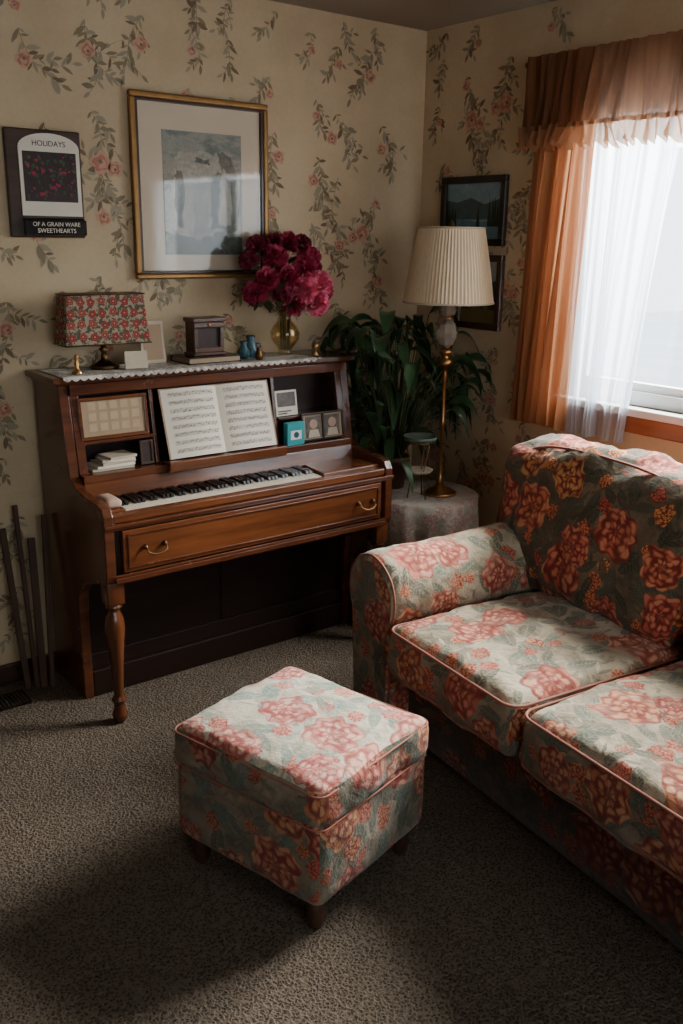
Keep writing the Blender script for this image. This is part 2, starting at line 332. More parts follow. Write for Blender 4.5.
        return s
    def mesh(s,name,mats,smooth,off=Vector((0,0,0))):
        me=bpy.data.meshes.new(name); me.from_pydata([v-off for v in s.v],[],s.f)
        for m in mats: me.materials.append(m)
        me.polygons.foreach_set('material_index',s.mi); me.polygons.foreach_set('use_smooth',[smooth]*len(s.f))
        uvl=me.uv_layers.new(name='UVMap')
        for p,u in zip(me.polygons,s.uv):
            if u is None:
                n=p.normal; a=max(range(3),key=lambda i:abs(n[i])); ii=[i for i in range(3) if i!=a]
                u=[(me.vertices[k].co[ii[0]],me.vertices[k].co[ii[1]]) for k in p.vertices]
            for li,q in zip(p.loop_indices,u): uvl.data[li].uv=q
        me.update(); return me
def rrect_path(hx,hy,r,z,c=(0,0,0),n=6,xf=None):
    pts=[]
    for k,(sx,sy) in enumerate(((1,1),(-1,1),(-1,-1),(1,-1))):
        for i in range(n+1):
            a=k*pi/2+i/n*pi/2; pts.append(Vector((sx*(hx-r)+r*math.cos(a)+c[0],sy*(hy-r)+r*math.sin(a)+c[1],z+c[2])))
    out=[]
    for i in range(len(pts)):
        a,b=pts[i],pts[(i+1)%len(pts)]; m=max(1,int((b-a).length/.05))
        for j in range(m): out.append(a.lerp(b,j/m))
    return [xf(p) for p in out] if xf else out
def finish(o,smooth,bevel,sub,solid):
    if solid: m=o.modifiers.new('t','SOLIDIFY'); m.thickness=solid; m.offset=0
    if bevel: m=o.modifiers.new('b','BEVEL'); m.width=bevel; m.segments=2; m.limit_method='ANGLE'; m.harden_normals=False
    if sub: m=o.modifiers.new('s','SUBSURF'); m.levels=sub; m.render_levels=sub
def thing(name,label,cat,loc=(0,0,0),rot=0,group=None):
    e=bpy.data.objects.new(name,None); e.empty_display_size=.05; e.location=loc; e.rotation_euler=(0,0,rot); COL.objects.link(e)
    e['label']=label; e['category']=cat
    if group: e['group']=group
    return e
def part(name,b,parent,mats,smooth=False,bevel=0,sub=0,solid=0,world=True,label=None,base=None):
    off=Vector(base) if base is not None else (parent.location.copy() if world else Vector((0,0,0)))
    if not isinstance(mats,(list,tuple)): mats=[mats]
    me=b.mesh(name,mats,smooth,off); o=bpy.data.objects.new(name,me); COL.objects.link(o); o.parent=parent
    if label: o['label']=label
    finish(o,smooth,bevel,sub,solid); return o
def solo(name,b,mats,label,cat,origin=(0,0,0),rot=0,smooth=False,bevel=0,sub=0,solid=0,world=True,group=None,kind=None):
    if not isinstance(mats,(list,tuple)): mats=[mats]
    me=b.mesh(name,mats,smooth,Vector(origin) if world else Vector((0,0,0))); o=bpy.data.objects.new(name,me); COL.objects.link(o)
    o.location=origin; o.rotation_euler=(0,0,rot)
    if kind: o['kind']=kind
    if label: o['label']=label
    if cat: o['category']=cat
    if group: o['group']=group
    finish(o,smooth,bevel,sub,solid); return o
def text(body,size,mat,parent,loc,rot,name='lettering',ext=.0006,align='CENTER'):
    c=bpy.data.curves.new(name,'FONT'); c.body=body; c.size=size; c.extrude=ext; c.align_x=align
    t=bpy.data.objects.new('tmp',c); COL.objects.link(t); dg=bpy.context.evaluated_depsgraph_get()
    me=bpy.data.meshes.new_from_object(t.evaluated_get(dg)); bpy.data.objects.remove(t); me.materials.clear(); me.materials.append(mat)
    o=bpy.data.objects.new(name,me); COL.objects.link(o); o.parent=parent; o.location=loc; o.rotation_euler=rot; return o

# ---------------------------------------------------------------- room
H=2.44; XW=-3.7; YF=-4.4; T=.12
def spray(b,P,u,z,kind,s=1.0):
    def leaf(x,y,a,L,W,mi,lay):
        c,sn=math.cos(a),math.sin(a); bend=R.uniform(-.25,.25); q=[(0,0),(.25*L,W*.8),(.55*L,W*.95),(.8*L,W*.5),(L,bend*W),(.8*L,-W*.5),(.5*L,-W*.8),(.22*L,-W*.6)]
        b.add([P(x+c*p-sn*w,y+sn*p+c*w,lay) for p,w in q],[tuple(range(8))],mi)
    def bloom(x,y,r):
        for k,(rr,mi,lay) in enumerate(((1,5,.0022),(.72,4,.0026),(.42,5,.003),(.2,3,.0034))):
            m=20; o=R.uniform(0,6); ox,oy=R.uniform(-.12,.12)*r*k*.6,R.uniform(-.12,.12)*r*k*.6
            vs=[P(x+ox+math.cos(a)*r*rr*(.72+.3*abs(math.sin(a*2+o))+.1*math.sin(a*7+o)),y+oy+math.sin(a)*r*rr*(.66+.3*abs(math.sin(a*2+o))+.1*math.sin(a*5)),lay) for a in [2*pi*i/m for i in range(m)]]
            b.add(vs,[tuple(range(m))],mi)
    def branch(x,y,a,L,dens,lf,depth=0):
        n=max(3,int(L/.018)); cur=R.uniform(-.22,.22)
        for i in range(n):
            x1,y1=x+math.cos(a)*L/n,y+math.sin(a)*L/n; w=.0010
            b.add([P(x-w,y,.0012),P(x+w,y,.0012),P(x1+w,y1,.0012),P(x1-w,y1,.0012)],[(0,1,2,3)],3)
            for sd in(-1,1):
                if R.random()<dens:
                    LL=lf*R.uniform(.5,1.35); leaf(x,y,a+sd*R.uniform(.35,1.3),LL,LL*R.uniform(.14,.25),R.choice((1,1,2,2,3)),.0015+R.random()*.0005)
            if depth==0 and i in (2,5,8) and R.random()<.8: branch(x,y,a+R.choice((-1,1))*R.uniform(.7,1.3),L*R.uniform(.3,.5),dens,lf*.85,1)
            x,y=x1,y1; a+=cur+R.uniform(-.15,.15); a+=(-pi/2-a)*.12
        leaf(x,y,a,lf,lf*.2,R.choice((1,2)),.0018); return x,y
    if kind==0:
        x,y=branch(u,z+.15,-pi/2+R.uniform(-.7,.7),.17,.78,.043); bloom(x,y,.042); bloom(x+R.choice((-1,1))*.050,y-.018,.030)
        branch(x,y-.01,-pi/2+R.uniform(-.7,.7),.15,.8,.043); branch(x,y,R.uniform(-.6,.4),.08,.75,.034,1); branch(x,y,pi+R.uniform(-.4,.6),.08,.75,.034,1)
        if R.random()<.7: bloom(u+R.uniform(-.03,.03),z+.12,.024)
    elif kind==1:
        x,y=branch(u,z+.12,-pi/2+R.uniform(-.8,.8),.21,.8,.041)
        if R.random()<.8: bloom(u+R.uniform(-.02,.02),z+.03,.030)
    else:
        branch(u,z+.06,-pi/2+R.uniform(-1.2,1.2),.11,.8,.036)
        if R.random()<.5: bloom(u,z,.021)
def paperpattern(b,P,u0,u1,inside):
    c=0; u=u0+.06
    while u<u1:
        z=.10+(.17 if c%2 else 0); r=0
        while z<H-.05:
            kind=(0,1,2,1,0,2,1)[(c*5+r*2+(r//3))%7]
            uu=u+R.uniform(-.045,.045); zz=z+R.uniform(-.045,.045)
            if inside(uu,zz):
                if zz+.19<H and zz-.2>0: spray(b,P,uu,zz,kind)
                elif zz+.07<H and zz-.1>0: spray(b,P,uu,zz,2)
                if zz+.30>H and zz+.16<H: spray(b,P,uu+.02,H-.085,2)
            z+=.29 if kind==0 else .245; r+=1
        u+=.182; c+=1
b=B(); b.bb(XW-T,T,0,T,-.1,H); paperpattern(b,lambda u,z,o:Vector((u,-o,z)),-2.5,-.09,lambda u,z:True)
solo('wall_back',b,WPM,None,None,kind='structure')
WY0,WY1,WZ0,WZ1=-.86,-2.55,1.02,2.12
b=B(); b.bb(0,T,WY0,0,-.1,H); b.bb(0,T,YF,WY1,-.1,H); b.bb(0,T,WY1,WY0,-.1,WZ0); b.bb(0,T,WY1,WY0,WZ1,H)
paperpattern(b,lambda u,z,o:Vector((-o,-u,z)),.04,3.1,lambda u,z:not(.70<u<2.75 and z>.78))
solo('wall_right',b,WPM,None,None,kind='structure')
b=B(); b.bb(XW-T,XW,YF,0,-.1,H); solo('wall_left',b,M['panel'],None,None,kind='structure')
b=B(); FX0,FX1=-3.3,-1.2; b.bb(XW-T,FX0,YF-T,YF,-.1,H); b.bb(FX1,T,YF-T,YF,-.1,H); b.bb(FX0,FX1,YF-T,YF,-.1,.9); b.bb(FX0,FX1,YF-T,YF,2.1,H)
solo('wall_front',b,M['panel'],None,None,kind='structure')
b=B(); b.bb(XW-T,T,YF-T,T,H,H+.1); solo('ceiling',b,M['ceil'],None,None,kind='structure')
b=B(); b.bb(XW-T,T,YF-T,T,-.1,0); solo('floor',b,M['carpet'],'grey-taupe cut pile wall to wall carpet',None,kind='structure')
def baseb(name,x0,x1,y0,y1):
    b=B(); b.bb(x0,x1,y0,y1,0,.075); solo(name,b,M['walnut'],None,None,kind='structure',bevel=.004)
baseb('baseboard_back',XW,-.002,-.016,-.003); baseb('baseboard_right',-.016,-.003,YF,-.02); baseb('baseboard_left',XW,XW+.014,YF,-.02)
b=B(); fw=.05
for (y0,y1,z0,z1) in ((WY1,WY0,WZ0,WZ0+fw),(WY1,WY0,WZ1-fw,WZ1),(WY0-fw,WY0,WZ0+fw,WZ1-fw),(WY1,WY1+fw,WZ0+fw,WZ1-fw),(-1.76,-1.71,WZ0+fw,WZ1-fw)):
    b.bb(.03,.09,y0,y1,z0,z1)
for (y0,y1) in ((WY0-fw-.03,WY0-fw),(-1.71,-1.68)): b.bb(.045,.075,y0,y1,WZ0+fw,WZ1-fw)
b.bb(.045,.075,-1.68,WY0-fw-.03,WZ0+fw,WZ0+fw+.03); b.bb(.045,.075,-1.68,WY0-fw-.03,WZ1-fw-.03,WZ1-fw)
b.bb(.058,.062,WY1+fw,WY0-fw,WZ0+fw,WZ1-fw,1)
solo('window_1',b,[M['white'],M['pane']],None,None,kind='structure',bevel=.003)
b=B(); b.bb(-.045,.03,WY1-.04,WY0+.04,WZ0-.03,WZ0); solo('trim_1',b,M['white'],None,None,kind='structure',bevel=.006)
b=B(); b.bb(-.022,-.003,WY1-.05,WY0+.05,WZ0-.095,WZ0-.032); solo('trim_2',b,M['trimw'],None,None,kind='structure',bevel=.005)
b=B()
for (x0,x1,z0,z1) in ((FX0,FX1,.9,.95),(FX0,FX1,2.05,2.1),(FX0,FX0+.05,.95,2.05),(FX1-.05,FX1,.95,2.05),(-2.28,-2.22,.95,2.05)): b.bb(x0,x1,YF-.09,YF-.03,z0,z1)
solo('added_fill_window',b,M['white'],None,None,kind='structure',bevel=.003)  # added window behind the camera, unseen, lets fill light in
b=B(); b.bb(.6,30,-20,15,-.7,-.6); solo('snow_ground',b,plain('snow',(.8,.82,.85),.9,sc=1),'flat snow-covered ground outside the window','ground',kind='structure')
b=B(); b.bb(-2.13,-1.96,-.21,-.10,.0005,.006)
for i in range(12): b.bb(-2.12+i*.0132,-2.113+i*.0132,-.2,-.11,.006,.010,1)
solo('floor_vent',b,[M['black'],M['vent']],'brown metal floor register set in the carpet','floor vent',(-2.045,-.155,0))

# ---------------------------------------------------------------- piano
pn=thing('upright_piano','reddish-brown mahogany upright piano with open music desk against the wall','piano',(-1.2,-.28,0))
XL,XR=-1.80,-.60
prof=[(-.03,0),(-.03,1.12),(-.25,1.12),(-.30,.82),(-.34,.79),(-.42,.778),(-.50,.778),(-.54,.768),(-.556,.74),(-.556,.54),(-.545,.513),(-.46,.49),(-.36,.46),(-.31,.40),(-.30,.30),(-.30,0)]
for x in (XL,XR-.035):
    part('side_panel',B().prism(prof,x,x+.035),pn,M['mahog'],bevel=.004)
b=B(); b.bb(XL-.025,XR+.025,-.275,-.02,1.127,1.147); b.bb(XL-.012,XR+.012,-.262,-.02,1.1205,1.127)
part('lid',b,pn,M['mahog'],bevel=.005)
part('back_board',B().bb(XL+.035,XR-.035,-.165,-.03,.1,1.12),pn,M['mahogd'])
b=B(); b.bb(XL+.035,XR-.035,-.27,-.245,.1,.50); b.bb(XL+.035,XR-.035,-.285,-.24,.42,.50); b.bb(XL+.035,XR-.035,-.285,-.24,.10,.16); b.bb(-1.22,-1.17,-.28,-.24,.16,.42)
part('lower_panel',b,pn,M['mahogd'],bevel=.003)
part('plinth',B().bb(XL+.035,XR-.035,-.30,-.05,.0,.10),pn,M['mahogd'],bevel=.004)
def yl(z): return -.25-.05*(1.12-z)/.30
b=B(); b.bb(XL+.035,XR-.035,-.262,-.165,1.085,1.12)
b.bb(XL+.035,XR-.035,-.335,-.165,.80,.825)
for x in (XL+.035,XR-.065): b.prism([(yl(1.085),1.085),(yl(.825)-.004,.825),(yl(.825)+.02,.825),(yl(1.085)+.02,1.085)],x,x+.03)
for x in (-1.475,-.965): b.prism([(yl(1.085)+.012,1.085),(yl(.825)+.012,.825),(-.166,.825),(-.166,1.085)],x,x+.014)
b.bb(XL+.035,-1.475,yl(.93),-.165,.918,.930); b.bb(-.951,XR-.035,yl(.93),-.165,.918,.930)
part('music_desk',b,pn,M['mahog'],bevel=.002)
b=B(); b.bb(-1.461,-.965,-.362,-.336,.80,.838); b.bb(-1.461,-.965,-.336,-.30,.826,.836); part('music_ledge',b,pn,M['cherry'],bevel=.004)
b=B(); b.prism([(-.335,.80),(-.352,.745),(-.33,.745),(-.30,.80)],XL+.035,XR-.035); b.bb(XL+.035,XR-.035,-.34,-.16,.70,.745)
part('fallboard',b,pn,M['cherry'],bevel=.003)
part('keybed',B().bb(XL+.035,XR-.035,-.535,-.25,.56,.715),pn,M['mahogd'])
b=B(); b.bb(XL+.035,XR-.035,-.55,-.512,.715,.742); b.bb(XL+.035,-1.70,-.512,-.352,.715,.748); b.prism([(-.905,-.512),(XR-.035,-.512),(XR-.035,-.352),(-.885,-.352)],.715,.752,'z')
part('key_slip',b,pn,M['cherry'],bevel=.005)
dr=part('drawer',B().bb(XL+.06,XR-.06,-.560,-.53,.548,.690),pn,M['cherry'],bevel=.003)
b=B(); xa_,xb_=XL+.075,XR-.075
for (u0,u1,q0,q1) in ((xa_,xb_,.560,.567),(xa_,xb_,.671,.678),(xa_,xa_+.007,.567,.671),(xb_-.007,xb_,.567,.671)): b.bb(u0,u1,-.565,-.560,q0,q1)
part('drawer_beading',b,dr,M['mahog'],bevel=.002,world=False,base=(-1.2,-.28,0))
b=B(); b.bb(XL,XR,-.566,-.54,.702,.714); b.bb(XL,XR,-.561,-.54,.694,.702); b.bb(XL+.03,XR-.03,-.560,-.53,.513,.532); b.bb(XL+.03,XR-.03,-.556,-.53,.532,.542); part('drawer_molding',b,pn,M['mahog'],bevel=.003)
for x in (-1.63,-.74):
    b=B(); pts=[(x-.035,-.574,.625),(x-.034,-.584,.612),(x-.02,-.588,.604),(x,-.590,.601),(x+.02,-.588,.604),(x+.034,-.584,.612),(x+.035,-.574,.625)]
    b.tube(pts,.003)
    for sx in(-.035,.035): b.lathe([(.009,0),(.009,.006),(.005,.014)],(x+sx,-.560,.625),12,M=Matrix.Rotation(pi/2,3,'X'))
    part('handle',b,dr,M['dbrass'],True,world=False,base=(-1.2,-.28,0),label='dark brass bail handle')
for x in (XL+.035,XR-.035):
    b=B(); b.box((x,-.515,.475),(.058,.058,.078)); 
    b.lathe([(.024,.436),(.029,.425),(.018,.41),(.030,.385),(.034,.35),(.029,.30),(.022,.22),(.018,.14),(.017,.10),(.026,.085),(.018,.07),(.020,.05),(.027,.03),(.022,.012),(.015,0)],(x,-.515,0),20)
    part('leg',b,pn,M['wcherryv'],True,bevel=.002)
kb=part('keyboard',B().bb(-1.70,-.905,-.508,-.355,.715,.722),pn,M['black'])
NW=52; kw=.795/NW
wk=B().box((0,0,0),(kw-.0012,.150,.018)).mesh('white_key',[M['ivory']],False); bk=B().box((0,0,0),(kw*.56,.090,.013),taper=1.15).mesh('black_key',[M['black']],False)
first=None
for i in range(NW):
    o=bpy.data.objects.new('white_key',wk) if i==0 else w0.copy()
    if i==0: w0=o
    COL.objects.link(o); o.parent=kb; o.location=(-1.70+kw*(i+.5)+1.2,-.431+.28,.7315)
for i in range(NW-1):
    if i%7 in (2,6): continue
    o=bpy.data.objects.new('black_key',bk) if first is None else first.copy()
    if first is None: first=o
    COL.objects.link(o); o.parent=kb; o.location=(-1.70+kw*(i+1)+1.2,-.401+.28,.747)
b=B(); b.cushion((-1.733,-.45,.7640),(.055,.10,.026),.011,.004,.003,.010); solo('folded_cloth',b,M['pinkcloth'],'folded blush cloth lying beside the piano keys','cloth',(-1.733,-.45,.750),smooth=True)

# ---------------------------------------------------------------- things in the music desk
def leanthing(name,label,cat,x,y,z,ang,group=None,rz=0):
    e=thing(name,label,cat,(x,y,z),0,group); e.rotation_euler=(-ang,0,rz); return e
mb=leanthing('open_music_book','open cream sheet music book resting on the piano music ledge','music book',-1.215,-.325,.8385,.30)
def page(sgn):
    b=B(); W,Hh=.222,.245
    def f(u,v): return Vector((sgn*u*W,-.004-.030*math.sin(min(1,u*1.0)*pi)**.8*(1-.45*u),v*Hh))
    b.grid(f,14,4,0)
    for st in range(8):
        z0=.230-st*.0285
        for l in range(5):
            z=z0-l*.003
            b.grid(lambda u,v:f(.1+.8*u,(z+v*.0006)/Hh)+Vector((0,-.0008,0)),12,1,1)
        for k in range(26):
            if R.random()<.85:
                u=.11+.79*(k+R.random()*.4)/26; z=z0-R.uniform(0,.012); p=f(u,z/Hh)+Vector((0,-.0012,0)); s=.0016
                b.add([p+Vector((s*1.2*math.cos(a),0,s*math.sin(a))) for a in [i*pi/3 for i in range(6)]],[(0,1,2,3,4,5)],1)
                q=p+Vector((s,0,0)); b.add([q,q+Vector((.0006,0,0)),q+Vector((.0006,0,.007)),q+Vector((0,0,.007))],[(0,1,2,3)],1)
    return b
for sgn in(-1,1): part('page',page(sgn),mb,[M['paper'],M['ink']],True,world=False)
part('cover',B().bb(-.228,.228,-.004,0,0,.25),mb,M['paper2'],world=False)
fr=leanthing('framed_card','tan card with printed squares in a dark wooden frame','framed card',-1.62,-.274,.932,.12)
b=B(); W,Hh=.125,.142
for (x0,x1,z0,z1) in ((-W,W,0,.012),(-W,W,Hh-.012,Hh),(-W,-W+.012,.012,Hh-.012),(W-.012,W,.012,Hh-.012)): b.bb(x0,x1,-.012,0,z0,z1)
part('frame',b,fr,M['cherry'],bevel=.002,world=False)
b=B(); b.bb(-W+.012,W-.012,-.006,-.001,.012,Hh-.012,0)
for i in range(5):
    for j in range(3): b.bb(-.09+i*.039,-.09+i*.039+.028,-.0068,-.006,.028+j*.036,.028+j*.036+.026,1)
part('card',b,fr,[M['paper2'],plain('tan_print_squares',(.42,.32,.20),.8)],world=False)
for i in range(5):
    b=B(); b.box((0,0,0),(.15-.012*i,.09,.008),rot=Matrix.Rotation(R.uniform(-.12,.12),3,'Z'))
    o=solo('envelope',b,M['paper' if i%2 else 'lacet'],'cream paper envelope stacked in the piano desk shelf','envelope',(-1.64+.008*i,-.255,.8300+i*.0088),world=False,group='envelopes stacked in the piano desk')
def mini_frame(x,y,z,w,h,ang,label,inner,mat='walnut',nm='photo_frame'):
    e=leanthing(nm,label,'photo frame',x,y,z,ang); b=B(); t=.008
    for (x0,x1,z0,z1) in ((-w/2,w/2,0,t),(-w/2,w/2,h-t,h),(-w/2,-w/2+t,t,h-t),(w/2-t,w/2,t,h-t)): b.bb(x0,x1,-.009,0,z0,z1)
    part('frame',b,e,M[mat],bevel=.0015,world=False)
    b=B(); b.bb(-w/2+t,w/2-t,-.004,-.001,t,h-t)
    part('picture',b,e,inner,world=False); return e
mini_frame(-1.512,-.287,.8268,.05,.085,.1,'small wooden frame with a dark reddish picture',M['maroon'])
e=mini_frame(-.752,-.300,.8268,.205,.11,.12,'dark hinged photo frame holding two family portraits',M['paper2'],'black_frame','double_photo_frame')
for sx in(-.046,.046):
    b=B(); b.bb(sx-.036,sx+.036,-.0062,-.004,.012,.096,0); b.lathe([(.0001,0),(.019,0),(.019,.001)],(sx,-.0062,.066),14,1,True,M=Matrix.Rotation(pi/2,3,'X')@Matrix.Scale(1,3)); b.add([(sx-.028,-.0075,.014),(sx+.028,-.0075,.014),(sx+.020,-.0075,.044),(sx-.020,-.0075,.044)],[(0,1,2,3)],2)
    part('portrait',b,e,[M['photo'],M['pinkcloth'],M['lacet']],world=False)
part('frame_divider',B().bb(-.004,.004,-.011,0,.006,.106),e,M['black_frame'],world=False)
pc=leanthing('postcard','grey and cream postcard leaning on the upper desk shelf','postcard',-.90,-.264,.932,.15)
b=B(); b.bb(-.05,.05,-.002,0,0,.098,0); b.bb(-.042,.042,-.003,-.002,.035,.09,1); b.bb(-.042,.02,-.003,-.002,.015,.02,1); b.bb(-.042,.0,-.003,-.002,.006,.011,1)
part('card',b,pc,[M['paper'],M['photo']],world=False)
tb=thing('card_box','turquoise cardboard card box standing in the music desk','box',(-.905,-.318,.8268)); b=B(); b.bb(-.945,-.865,-.333,-.303,.8268,.915); part('box',b,tb,M['turq'],bevel=.002)
b=B(); b.bb(-.93,-.88,-.3345,-.333,.85,.885); part('panel',b,tb,M['white'],label='pale printed label'); b=B(); b.lathe([(.001,0),(.012,0),(.012,.001)],(-.905,-.3345,.868),14,M=Matrix.Rotation(pi/2,3,'X')); part('emblem',b,tb,M['blue'])

# ---------------------------------------------------------------- things on the lid
ZT=1.1475
def lacef(u,v):
    x=-1.79+1.02*u
    if v<.86: y=-.06-.218*(v/.86); z=ZT+.0015+.0008*math.sin(u*60)
    else:
        k=(v-.86)/.14; y=-.2795-.002*k; z=ZT+.001-k*(.006+.008*abs(math.sin(u*pi*36)))
    return Vector((x,y,z))
b=B(); b.grid(lacef,288,14)
solo('lace_runner',b,M['lace'],'white crochet lace runner with scalloped edge on the piano lid','lace runner',(-1.28,-.15,ZT),solid=.001)
ZT+=.0035
fl=thing('table_lamp','small lamp with red floral rectangular shade and pedestal base','lamp',(-1.585,-.14,ZT))
b=B(); b.lathe([(.05,0),(.052,.008),(.03,.018),(.012,.03),(.010,.055),(.018,.065),(.008,.075),(.008,.095)],(-1.585,-.14,ZT),20); part('base',b,fl,M['dbrass'],True)
b=B()
for (z0,z1,wa,wb) in ((.085,.255,.155,.140),):
    A=[(-wa,-.055,z0),(wa,-.055,z0),(wa,.055,z0),(-wa,.055,z0)]; C=[(-wb,-.045,z1),(wb,-.045,z1),(wb,.045,z1),(-wb,.045,z1)]
    vs=[Vector(p)+Vector((-1.585,-.14,ZT)) for p in A+C]; b.add(vs,[(0,1,5,4),(1,2,6,5),(2,3,7,6),(3,0,4,7),(4,5,6,7)])
part('lamp_shade',b,fl,M['lshade'],bevel=.008,label='beige fabric shade with rows of red flowers')
for z,w,d in((.087,.156,.056),(.253,.141,.046)):
    b=B(); b.tube([Vector((-1.585+sx*w,-.14+sy*d,ZT+z)) for sx,sy in((-1,-1),(1,-1),(1,1),(-1,1))],.0025,6,closed=True)
    part('shade_trim',b,fl,M['dbrass'],True)
fg=thing('figurine','tiny brass and white bell figurine on the lace runner','figurine',(-1.72,-.225,ZT)); b=B(); b.lathe([(.018,0),(.019,.004),(.012,.012),(.006,.022),(.010,.034),(.005,.042),(.009,.052),(.007,.062),(.001,.066)],(-1.72,-.225,ZT),16); part('body',b,fg,M['brass'],True)
for i,(x,w,h,a,m,l,nm) in enumerate(((-1.385,.095,.150,.14,'paper2','tan decorated card standing on the piano lid','greeting_card'),(-1.50,.085,.06,.1,'lacet','small pale card in front of the floral lamp','place_card'))):
    e=leanthing(nm,l,'card',x,-.12 if i==0 else -.215,ZT+.001,a); b=B(); b.bb(-w/2,w/2,-.004,0,0,h,0); b.bb(-w/2+.01,w/2-.01,-.005,-.004,.012,h-.012,1); part('card',b,e,[M['lacet'],M[m]],world=False,bevel=.001)
bk_=thing('closed_book','dark closed hardback book lying under the wooden box','book',(-1.19,-.16,ZT)); b=B(); b.bb(-1.30,-1.08,-.225,-.085,ZT,ZT+.003); b.bb(-1.30,-1.08,-.225,-.085,ZT+.02,ZT+.023); b.bb(-1.30,-1.08,-.088,-.085,ZT,ZT+.023); part('cover',b,bk_,M['black']); part('pages',B().bb(-1.295,-1.085,-.222,-.088,ZT+.003,ZT+.02),bk_,M['paper2'])
ck=thing('wooden_box','small brown wooden trinket box with framed dark front panel','box',(-1.19,-.15,ZT+.024)); z=ZT+.024
b=B(); b.bb(-1.258,-1.122,-.19,-.11,z,z+.010); b.bb(-1.252,-1.128,-.168,-.114,z+.010,z+.120)
for (u0,u1,q0,q1) in ((-1.252,-1.128,.010,.028),(-1.252,-1.128,.100,.120),(-1.252,-1.236,.028,.100),(-1.144,-1.128,.028,.100)): b.bb(u0,u1,-.184,-.168,z+q0,z+q1)
part('case',b,ck,M['wbox'],bevel=.003)
part('front_panel',B().bb(-1.236,-1.144,-.172,-.168,z+.028,z+.100),ck,M['maroon'])
b=B(); b.bb(-1.258,-1.122,-.190,-.108,z+.121,z+.137); part('box_lid',b,ck,M['wbox'],bevel=.004)
b=B(); b.lathe([(.006,0),(.006,.003),(.004,.006),(.001,.006)],(-1.19,-.184,z+.110),12,M=Matrix.Rotation(pi/2,3,'X')); part('clasp',b,ck,M['brass'],True)
for i,(x,y,s) in enumerate(((-1.035,-.17,1.0),(-.985,-.14,1.25),(-1.005,-.23,.7))):
    b=B(); b.lathe([(.016*s,0),(.022*s,.012*s),(.024*s,.028*s),(.014*s,.044*s),(.011*s,.055*s),(.016*s,.064*s),(.013*s,.066*s),(.009*s,.056*s)],(x,y,ZT),18)
    b.tube([(x+.02*s,y,ZT+.04*s),(x+.036*s,y,ZT+.04*s),(x+.036*s,y,ZT+.02*s),(x+.022*s,y,ZT+.015*s)],.003*s,6)
    solo('small_pitcher',b,M['blue'] if i!=2 else M['dbrass'],('blue glazed miniature pitcher on the piano lid','tall blue miniature pitcher beside the wooden box','tiny brass pitcher on the lace runner')[i],'pitcher',(x,y,ZT),smooth=True)
VX,VY=-.825,-.14
b=B(); outer=[(.028,0),(.034,.004),(.024,.014),(.032,.03),(.056,.06),(.060,.085),(.048,.11),(.028,.132),(.024,.145),(.036,.165),(.042,.172)]
inner=[(r-.003,z+.003) for r,z in outer[::-1]]; b.lathe(outer+inner[:-2]+[(.001,.02)],(VX,VY,ZT),28)
solo('vase',b,M['vase'],'amber glass gourd-shaped vase holding peonies','vase',(VX,VY,ZT),smooth=True)
def bloom_mesh(mat,r):
    b=B(); N=60; g=pi*(3-5**.5)
    for k in range(N):
        zc=1-1.5*k/N; rad=math.sqrt(max(0,1-zc*zc)); a=k*g; d=Vector((rad*math.cos(a),rad*math.sin(a),zc))
        tn=d.cross(Vector((.3,.2,.9))).normalized(); up=d.cross(tn); tw=R.uniform(0,pi*2); T_=tn*math.cos(tw)+up*math.sin(tw); U_=d.cross(T_)
        s=r*R.uniform(.42,.66); base=d*r*.32; lean_=R.uniform(-.7,.7); ph=R.uniform(0,6); ln=R.uniform(.58,.80)
        def f(u,v):
            w=(u-.5)*2; ww=s*.75*math.sin(min(1,v*.9+.1)*pi*.6)
            h=r*ln*v*(1-.18*w*w)+.09*r*math.sin(w*7+ph)*v
            return base+d*h+T_*w*ww+U_*(s*lean_*v+.35*s*(w*w)*v+.14*s*math.sin(w*5+ph)*v)
        b.grid(f,5,3)
    return b.mesh('petals',[mat],True)
pm=[bloom_mesh(M['peony'],.046),bloom_mesh(M['peony2'],.050),bloom_mesh(M['peony3'],.038)]
heads=[(-.120,-.06,.27,0),(.020,-.10,.235,1),(-.055,-.02,.350,0),(-.155,.01,.34,2),(.085,-.04,.345,0),(-.075,-.10,.215,2),(.105,-.08,.255,1),(-.155,-.03,.22,0),(.03,.03,.40,0),(-.11,.03,.395,2),(.030,-.09,.320,0),(.145,.02,.31,2),(-.050,-.09,.28,0),(.075,-.10,.185,1),(.10,.03,.40,2),(-.01,-.07,.18,0),(-.035,.02,.405,2),(.15,-.03,.22,0)]
for i,(dx,dy,dz,k) in enumerate(heads):
    hp=Vector((dx,min(dy,.06),dz)); e=thing('peony',('crimson peony bloom on a stem in the glass vase','magenta pink peony bloom on a stem in the vase','small dark burgundy peony bloom in the vase')[k],'flower',(VX,VY,ZT+.02),0,'peonies in the glass vase')
    b=B(); s0=Vector((dx*.12,dy*.12,0)); s1=Vector((dx*.13,dy*.13,.145)); b.tube([s0,s1,s1.lerp(hp,.5)+Vector((0,0,.01)),hp],.0016,6); part('stem',b,e,M['stem'],True,world=False)
    o=bpy.data.objects.new('petals',pm[k]); COL.objects.link(o); o.parent=e; o.location=hp; d=(hp-Vector((0,0,.12))).normalized(); o.rotation_euler=d.to_track_quat('Z','Y').to_euler()
    b=B()
    for q in range(4):
        a=R.uniform(0,2*pi); st=s1.lerp(hp,R.uniform(.55,1)); L=R.uniform(.06,.095); dr_=Vector((math.cos(a),math.sin(a),R.uniform(-.3,.5))).normalized(); sd=dr_.cross(Vector((0,0,1))).normalized()
        def f(u,v): return st+dr_*L*v+sd*(u-.5)*.036*math.sin(pi*min(1,v+.05))-Vector((0,0,.03*v*v))
        b.grid(f,2,5)
    for v in b.v: v.y=min(v.y,.118)
    part('foliage',b,e,M['leaf2'],True,world=False)
